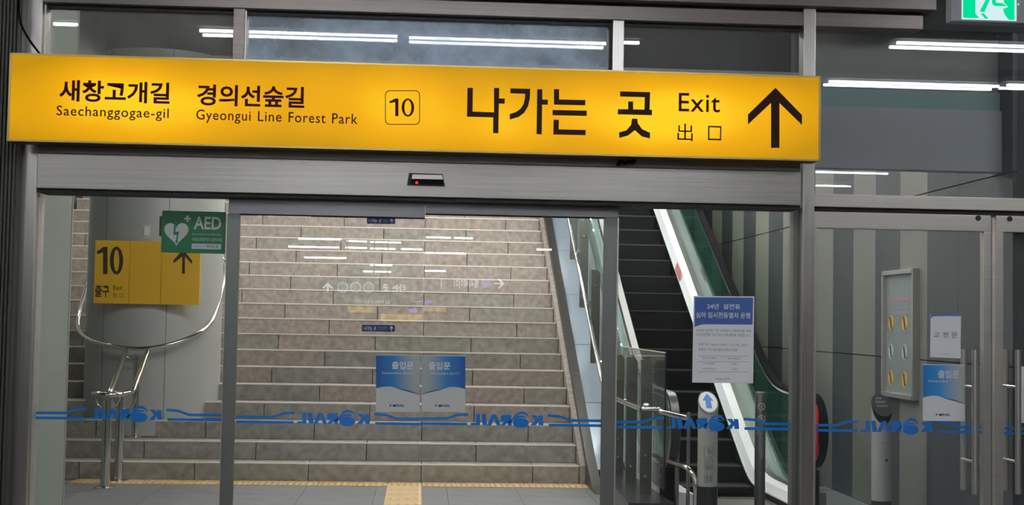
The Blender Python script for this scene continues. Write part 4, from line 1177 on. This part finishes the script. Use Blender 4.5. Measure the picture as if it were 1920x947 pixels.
# lobby lamps, added out of sight to light the lobby and stairs
for Y_, xs in ((9.2, (.1, 1.9)), (10.0, (-1.0, .4, 1.8, 3.0)), (14.1, (-1.3, .2, 1.7, 3.0)), (14.5, (-3.7, -1.0, .6, 2.6))):
    for xx in xs:
        lamp('lobby_fill_lamp', (xx-.6, Y_, LC-.07), (xx+.6, Y_, LC-.07), ordw(xs.index(xx))+' added lamp from the left in the lobby ceiling row '+depthw(Y_), 'added tube lamps of the lobby', tubel, zc=LC)
for Y_ in (16.4, 18.2, 20.0):
    for xx in (-2.4, .4, 2.6):
        zc_ = LC+(Y_-14.6)*2.9/(LEND-14.6)
        lamp('lobby_fill_lamp', (xx-.6, Y_, zc_-.2), (xx+.6, Y_, zc_-.2), ordw((-2.4, .4, 2.6).index(xx))+' added lamp from the left on the pitched ceiling, '+{16.4: 'lowest', 18.2: 'middle', 20.0: 'topmost'}[Y_]+' row', 'added tube lamps of the lobby', tubel, zc=zc_)

# ------------------------------------------------------------------ signs of the hall that show mirrored in the doors
Yv = 24.0
def mp(px, py, Yv_=Yv): return mirror_pt(px, py, Yv_)
def mbox(name, x0, y0, x1, y1, m, parent, dy=0, th=.06, Yv_=Yv):
    a, b = mp(x0, (y0+y1)/2, Yv_), mp(x1, (y0+y1)/2, Yv_); zt_, zb_ = mp((x0+x1)/2, y0, Yv_).z, mp((x0+x1)/2, y1, Yv_).z
    return box(name, a.x, b.x, a.y-th+dy, a.y+dy, zb_, zt_, m, parent)
def mtext(body, x0, x1, yt, yb, m, parent, Yv_=Yv, **k):
    # seen by someone facing the sign (looking toward -Y), so it runs from high X to low X
    a, b = mp(x1, (yt+yb)/2, Yv_), mp(x0, (yt+yb)/2, Yv_); zb_, zt_ = mp((x0+x1)/2, yb, Yv_).z, mp((x0+x1)/2, yt, Yv_).z
    return text(body, (a.x, a.y+.004, zb_), (b.x-a.x, 0, 0), (0, 0, zt_-zb_), m, parent, **k)
def mpoly(name, pts, m, parent, Yv_=Yv):
    bm = bmesh.new(); aprism(bm, [mp(x, y, Yv_)+Vector((0, .003, 0)) for x, y in pts], (0, -.002, 0)); return fin(name, bm, m, parent)
sgn = thing('platform_sign', 'black hanging platform sign mirrored in the sliding doors', 'sign', mp(780, 555))
mbox('housing', 598, 517, 955, 560, black, sgn)
for px in (650, 900):
    p = mp(px, 517); tube('hanger', [p+Vector((0, -.03, 0)), Vector((p.x, p.y-.03, 3.78))], .012, steel_dk, sgn, 8)
mtext('엘리베이터', 851, 898, 524, 539, wglow, sgn, offset=.01)
mtext('타는 곳', 718, 760, 533, 547, wglow, sgn, offset=.02)
mbox('elevator_icon', 902, 524, 919, 540, M('icon_blue', (.1, .15, .5), .5, emit=(.25, .35, 1.0), es=2.5), sgn, dy=.004, th=.004)
mbox('divider', 826.5, 522, 828, 541, wglow, sgn, dy=.003, th=.003)
mpoly('arrow', [(946, 532), (936, 541), (933, 541), (939, 533.5), (926, 533), (926, 531), (939, 531), (933, 522), (936, 522)], wglow, sgn)
mpoly('arrow', [(615, 530), (626, 541), (622, 542), (616.5, 536), (616.5, 548), (613.5, 548), (613.5, 536), (607, 541), (604, 540)], wglow, sgn)
for cx_, m_ in ((643, M('disc_blue', (.1, .2, .6), .5, emit=(.25, .45, .9), es=1.6)), (667, M('disc_grey', (.1, .1, .1), .5, emit=(.3, .35, .4), es=1.0)), (691, M('disc_grey_light', (.1, .1, .1), .5, emit=(.5, .5, .45), es=1.2))):
    mpoly('line_disc', [(cx_+8*math.cos(2*PI*k/20), 539+8*math.sin(2*PI*k/20)) for k in range(20)], m_, sgn)
    c_ = mp(cx_, 539)+Vector((0, .006, 0))
    tube('disc_ring', arc(c_, 9.2*Yv/F, 0, 2*PI*23/24, 23, (1, 0, 0), (0, 0, 1)), .006, wglow, sgn, 6, True)
rebase(sgn)
sg2 = thing('transfer_sign', 'dark hanging transfer sign under the platform sign, mirrored', 'sign', mp(750, 586, 25))
mbox('housing', 640, 561.5, 955, 590, black, sg2, Yv_=25)
mpoly('purple_pill', [(803+7.5*math.cos(2*PI*k/16), 566+3.6*math.sin(2*PI*k/16)) for k in range(16)], pglow, sg2, 25)
mpoly('purple_pill', [(775+9*math.cos(2*PI*k/16), 582+4.4*math.sin(2*PI*k/16)) for k in range(16)], pglow, sg2, 25)
for a, b, c, d in ((772, 561.9, 792, 562.7), (806, 546.5, 819, 547.3),):
    mbox('light_line', a, b+3, b and c, d+3, wglow, sg2, dy=.003, th=.003, Yv_=25)
mbox('yellow_band', 652, 574, 704, 586, yglow, sg2, dy=.003, th=.003, Yv_=25)
mbox('yellow_band', 795, 576, 836, 584, yglow, sg2, dy=.003, th=.003, Yv_=25)
mtext('갈아타는 곳', 665, 733, 556.5+6, 566+4, wglow, sg2, Yv_=25)
for px in (700, 900):
    p = mp(px, 562, 25); tube('hanger', [p+Vector((0, -.03, 0)), Vector((p.x, p.y-.03, 3.78))], .012, steel_dk, sg2, 8)
rebase(sg2)
stick = M('sticker_navy', (.018, .03, .17), .45)
for (x0, y0, x1, y1), lab in (((688, 408, 741, 419.5), 'upper small navy sticker with a white arrow on the left sliding leaf'), ((678.5, 609, 740.5, 621.5), 'lower small navy sticker with a white arrow on the left sliding leaf')):
    o = thing('glass_sticker', lab, 'sticker', at((x0+x1)/2, y1, YD), 'navy arrow stickers')
    pp = lambda x, y: (x, y+(x-x0)*.012)
    sh = ppx('sheet', [rrect(x0, y0, x1, y1, 2)], pp, YD, stick, o, .0012)
    yc = (y0+y1)/2; xa = x1-6.5
    ppx('arrow', [[(xa, yc-4.4), (xa+4, yc-.2), (xa+2.6, yc+.3), (xa+.8, yc-1.6), (xa+.8, yc+4.4), (xa-.8, yc+4.4), (xa-.8, yc-1.6), (xa-2.6, yc+.3), (xa-4, yc-.2)]], pp, YD-.0008, white, sh, .0005)
    ppx('rule', [[(x0+30, yc-2.4), (x1-15, yc-2.4), (x1-15, yc-1.2), (x0+30, yc-1.2)], [(x0+30, yc+.9), (x1-15, yc+.9), (x1-15, yc+2), (x0+30, yc+2)]], pp, YD-.0008, greyink, sh, .0005)
    q0 = pp(x0+3.5, yc-3.6); q1 = pp(x0+27, yc+3.6)
    tpx('나가는 곳', q0[0], q1[0], q0[1], q1[1], YD-.001, white, sh, offset=.01)
    rebase(o)
o = thing('yellow_hall_sign', 'low yellow lit sign band mirrored between the sliding doors', 'sign', mp(752, 602, 26))
mbox('housing', 713, 589, 792, 603, yglow, o, Yv_=26)
for px in (725, 780):
    p = mp(px, 589, 26); tube('hanger', [p+Vector((0, -.03, 0)), Vector((p.x, p.y-.03, 3.78))], .01, steel_dk, o, 8)
rebase(o)
